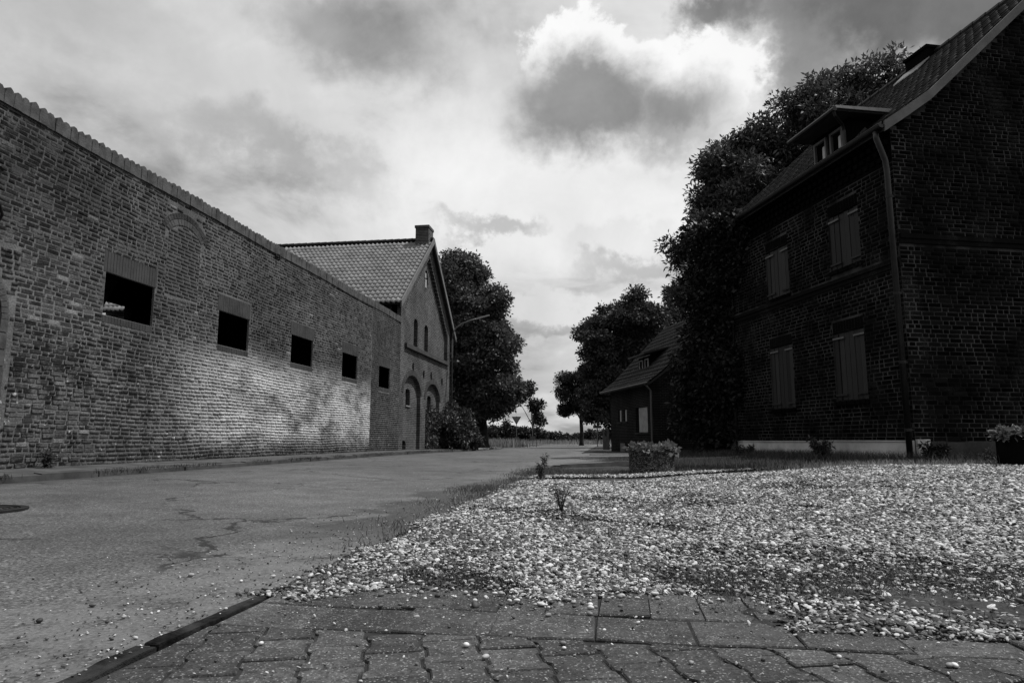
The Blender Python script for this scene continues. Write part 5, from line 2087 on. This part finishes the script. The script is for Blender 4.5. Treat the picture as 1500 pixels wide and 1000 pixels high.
# ------------------------------------------------------------------ grass, weeds
def blades(P, h0, h1, rng, lean=.5, w=.006, per=1):
    P = np.repeat(np.asarray(P, dtype=float), per, axis=0)
    n = len(P)
    P[:, :2] += rng.normal(0, .02, (n, 2)) if per > 1 else 0
    a = rng.uniform(0, 6.28, n)
    H = rng.uniform(h0, h1, n)
    ln = H * lean * rng.random(n)
    dx, dy = np.cos(a), np.sin(a)
    b = rng.uniform(0, 6.28, n)
    wx, wy = np.cos(b) * w, np.sin(b) * w
    V = np.zeros((n, 5, 3))
    V[:, 0] = P + np.stack([-wx, -wy, np.zeros(n)], 1)
    V[:, 1] = P + np.stack([wx, wy, np.zeros(n)], 1)
    mid = P + np.stack([dx * ln * .35, dy * ln * .35, H * .6], 1)
    V[:, 2] = mid + np.stack([wx * .7, wy * .7, np.zeros(n)], 1)
    V[:, 3] = mid - np.stack([wx * .7, wy * .7, np.zeros(n)], 1)
    V[:, 4] = P + np.stack([dx * ln, dy * ln, H * .98], 1)
    i = np.arange(n) * 5
    q = np.stack([i, i + 1, i + 2, i + 3], 1)
    t = np.stack([i + 3, i + 2, i + 4, i + 4], 1)
    Fq = np.concatenate([q])
    Ft = np.stack([i + 3, i + 2, i + 4], 1)
    me_v = V.reshape(-1, 3)
    tn = rng.random(n)
    # all triangles
    F3 = np.concatenate([q[:, [0, 1, 2]], q[:, [0, 2, 3]], Ft])
    return me_v, F3, np.concatenate([tn, tn, tn])


def grass_obj(name, P, h0, h1, mat, label, seed, lean=.6, w=.006, per=1):
    rng = np.random.default_rng(seed)
    V, Fc, tn = blades(P, h0, h1, rng, lean, w, per)
    o = mesh_obj(name, np_mesh(name, V, Fc, tn), M[mat])
    return tag(o, label, 'grass', None, 'stuff')


rng = np.random.default_rng(50)
# strip along the road edge, denser towards the planter
P = []
for _ in range(15000):
    y_ = 3.4 + 12.5 * rng.random() ** .7
    dens = .25 + .75 * sst(5, 9.5, y_)
    if rng.random() > dens * (.5 + .5 * sin(y_ * 2.3 + 1) * sin(y_ * .9)) + .12:
        continue
    x_ = -1.40 + rng.normal(0, .05 + .014 * y_) - abs(rng.normal(0, .22)) * (4.6 < y_ < 9.5) * (sin(y_ * 3.1) + sin(y_ * 1.7) > -.2)
    if x_ < -2.1:
        continue
    P.append((x_, y_, float(hgt(x_, y_)) - .005))
for _ in range(9000):
    x_ = rng.uniform(-1.3, 3.2)
    y_ = 11.9 - .25 * max(0, 1.2 - x_) + abs(rng.normal(0, .9)) + .15 * sin(x_ * 3)
    P.append((x_, y_, float(hgt(x_, y_)) - .005))
grass_obj('verge_grass', P, .015, .065, 'grass', 'low grass along the road edge and behind the pebble bed', 51, 1.6, .0028)
# tufts in the pebbles and in the paving joints
P = []
for _ in range(900):
    y_ = 3.0 + 6.5 * rng.random() ** 1.7
    x_ = rng.uniform(-1.1, .55 * y_ + .6)
    pp = sin(x_ * 1.7 + 1.3 * sin(y_ * 1.1)) * sin(y_ * 2.1 + x_ * .7) + .6 * sin(x_ * 5.1 + y_ * 3.7) * sin(y_ * 4.3 - x_)
    if pp < .5 - .5 * (1 - sst(3.2, 5.2, y_)) * sst(-1.0, .2, x_) and rng.random() > .07:
        continue
    for _ in range(rng.integers(20, 70)):
        q = rng.normal(0, .05 + .012 * y_, 2)
        P.append((x_ + q[0] * 1.5, y_ + q[1], float(hgt(x_, y_)) - .005))
for _ in range(26):
    x_, y_ = rng.uniform(.3, 1.7), rng.uniform(2.5, 3.4)
    for _ in range(60):
        q = rng.normal(0, .045, 2)
        P.append((x_ + q[0] * 1.6, y_ + q[1], -.01))
grass_obj('gravel_weeds', P, .012, .05, 'grass', 'small weeds sprouting between the pebbles', 52, 1.7, .0018)
# rank growth at the foot of the house
P = []
for _ in range(12000):
    s = rng.uniform(-.2, 9.0)
    n_ = .05 + abs(rng.normal(0, .55))
    q = FH(s, 0, n_)
    P.append((q[0], q[1], float(hgt(q[0], q[1])) - .01))
for _ in range(4200):
    w_ = rng.uniform(-.3, 4.2)
    n_ = .03 + abs(rng.normal(0, .4))
    q = FE(w_, 0, n_)
    P.append((q[0], q[1], float(hgt(q[0], q[1])) - .01))
grass_obj('house_grass', P, .05, .24, 'grass', 'rank grass at the foot of the tall house', 53, 1.0, .004)
P = []
for _ in range(5200):
    s = rng.uniform(-1.5, 10.0)
    n_ = 2.15 + rng.normal(0, .45)
    q = FH(s, 0, n_)
    P.append((q[0], q[1], float(hgt(q[0], q[1])) - .01))
for _ in range(2600):
    w_ = rng.uniform(-1.8, 4.2)
    n_ = .75 + rng.normal(0, .22)
    q = FE(w_, 0, n_)
    P.append((q[0], q[1], float(hgt(q[0], q[1])) - .01))
grass_obj('dry_grass', P, .03, .12, 'dry_grass', 'dry pale grass fringe between house and pebbles', 54, .8, .005)
# verge at the barn, sidewalk weeds, far meadow
P = []
for _ in range(2600):
    x_, y_ = -9.5 + rng.random() * 2.6, 38 + rng.random() * 14
    P.append((x_, y_, .08))
for _ in range(9000):
    y_ = 5 + 31 * rng.random()
    x_ = -7.32 + rng.normal(0, .06) if rng.random() < .6 else -8.45 + abs(rng.normal(0, .05))
    if sin(y_ * 1.3) + sin(y_ * 2.9) < -.3:
        continue
    P.append((x_, y_, float(hgt(x_, y_)) + .05))
grass_obj('pavement_weeds', P, .02, .09, 'grass', 'weeds along the kerb below the old wall', 55, 1.4, .005)
P = []
for _ in range(900):
    P.append((-8.2 + rng.normal(0, .9), 47 + rng.random() * 6, .05))
for _ in range(5200):
    P.append((rng.uniform(-30, 20), 82 + 22 * rng.random(), .0))
grass_obj('meadow_grass', P, .25, .75, 'dry_grass', 'tall pale meadow grass past the far junction', 56, .5, .03)


def weed(base, h_, label, seed, leaf=.08, n_st=5, mat='leaf_mid', spread=.3):
    rng = np.random.default_rng(seed)
    t = thing('weed', base, label, 'weed')
    k = MB()
    pts = []
    b = Vector(base)
    for q in range(n_st):
        a = rng.uniform(0, 6.28)
        hh = h_ * rng.uniform(.55, 1)
        tip = b + Vector((cos(a) * spread * hh, sin(a) * spread * hh, hh))
        md = b.lerp(tip, .5) + Vector((0, 0, .1 * hh))
        k.tube([b - Vector((0, 0, .02)), md, tip], [.006, .004, .002], 5)
        for f_ in np.linspace(.25, 1, 7):
            pts.append(tuple(b.lerp(md, f_ * 2) if f_ < .5 else md.lerp(tip, f_ * 2 - 1)))
    k.build('stem', M['bark'], t)
    V, Fc, tone = leaf_cloud(np.array(pts), 7, leaf * .45, leaf, rng, .3)
    mesh_obj('leaves', np_mesh('leaves', V, Fc, tone), M[mat], t)


def gp(x, y, dz=0):
    return (x, y, float(hgt(x, y)) + dz)


weed(gp(-.98, 9.4), .34, 'tall thistle growing in the grassy road edge', 60, .055, 5, 'leaf_mid', .2)
weed(gp(-.42, 5.6), .2, 'thin wispy weed standing alone among the pebbles', 61, .03, 5, 'grass', .35)
weed((-8.3, 9.2, .2), .24, 'leafy weed at the foot of the old wall', 62, .08, 5)
q = FH(1.45, 0, .75)
weed(gp(q[0], q[1]), .42, 'dark bushy shrub before the pale plinth panel', 63, .09, 14, 'leaf_dark', .55)
q = FH(4.7, 0, .6)
weed(gp(q[0], q[1]), .32, 'low dark bush under the far ground-floor shutters', 64, .09, 12, 'leaf_dark', .8)
q = FE(.05, 0, .35)
weed(gp(q[0], q[1]), .33, 'dark leafy clump at the house corner below the downpipe', 65, .09, 12, 'leaf_ivy', .6)
q = FE(.75, 0, .62)
weed(gp(q[0], q[1]), .16, 'small dark weed at the pebble edge by the gable', 66, .05, 6, 'leaf_dark', .5)
q = FE(1.05, 0, .4)
weed(gp(q[0], q[1]), .30, 'pale upright weed against the stained gable plinth', 67, .05, 4, 'leaf_pale', .3)
q = FE(2.0, 0, .45)
weed(gp(q[0], q[1]), .34, 'spiky clump of weeds in front of the dark planter', 68, .07, 12, 'grass', .7)

# ------------------------------------------------------------------ street lamp and signs
lamp = thing('street_lamp', (WX + .1, 35.3, 5.4), 'curved-arm street lamp fixed to the barn corner', 'street lamp')
k = MB()
k.tube([(WX + .12, 35.32, 4.9), (WX + .12, 35.32, 5.95)], [.045, .045], 10)
k.fbox(FG, (35.2, 35.25), (5.1, 5.2), (.0, .12))
k.build('pole', M['grey_metal'], lamp)
k = MB()
arm = [(WX + .12, 35.32, 5.9), (WX + .15, 35.32, 6.25), (WX + .32, 35.32, 6.52), (WX + .7, 35.32, 6.76), (WX + 1.1, 35.32, 6.9), (WX + 1.5, 35.32, 7.0)]
k.tube(arm, [.045, .045, .042, .04, .04, .04], 8)
k.build('arm', M['grey_metal'], lamp, smooth=True)
k = MB()
xl = WX + 1.4
k.hexa([(xl, 35.22, 6.93), (xl + .75, 35.24, 7.13), (xl + .75, 35.40, 7.13), (xl, 35.42, 6.93), (xl + .04, 35.26, 7.04), (xl + .72, 35.28, 7.2), (xl + .72, 35.36, 7.2), (xl + .04, 35.38, 7.04)])
k.build('lamp_head', M['grey_metal'], lamp)


def post(x, y, h_, label, name, parts):
    t = thing(name, (x, y, 0), label, 'road sign')
    k = MB()
    k.tube([(x, y, -.2), (x, y, h_)], .04, 8)
    k.build('post', M['grey_metal'], t)
    for nm, mat, pts, dy in parts:
        k = MB()
        k.prism([(x + a, y - .05 - dy, z) for a, z in pts], (0, .02, 0))
        k.build(nm, M[mat], t)


tri = lambda s, zc: [(-s, zc + s * .58), (s, zc + s * .58), (0, zc - s * 1.15)]
post(-10.3, 74, 3.1, 'give-way triangle sign on a grey post at the junction', 'give_way_sign',
     [('sign_border', 'sign_dark', tri(.52, 2.75), 0), ('sign_face', 'sign_white', tri(.36, 2.75), .022),
      ('round_plate', 'sign_dark', [(.35 * cos(a), .55 + .35 * sin(a)) for a in np.linspace(0, 6.28, 17)[:-1]], 0)])
post(-8.6, 74.5, 3.2, 'plain grey post with a low plate at the junction', 'marker_post', [('plate', 'sign_dark', [(-.3, .6), (.3, .6), (.3, .95), (-.3, .95)], 0)])
post(-1.3, 60, 1.9, 'small name plate on a post behind the gate', 'name_sign', [('plate', 'sign_dark', [(-.35, 1.55), (.35, 1.55), (.35, 1.8), (-.35, 1.8)], 0)])
print('pavers', cnt, 'pebbles', n_pebbles, 'objects', len(bpy.data.objects))
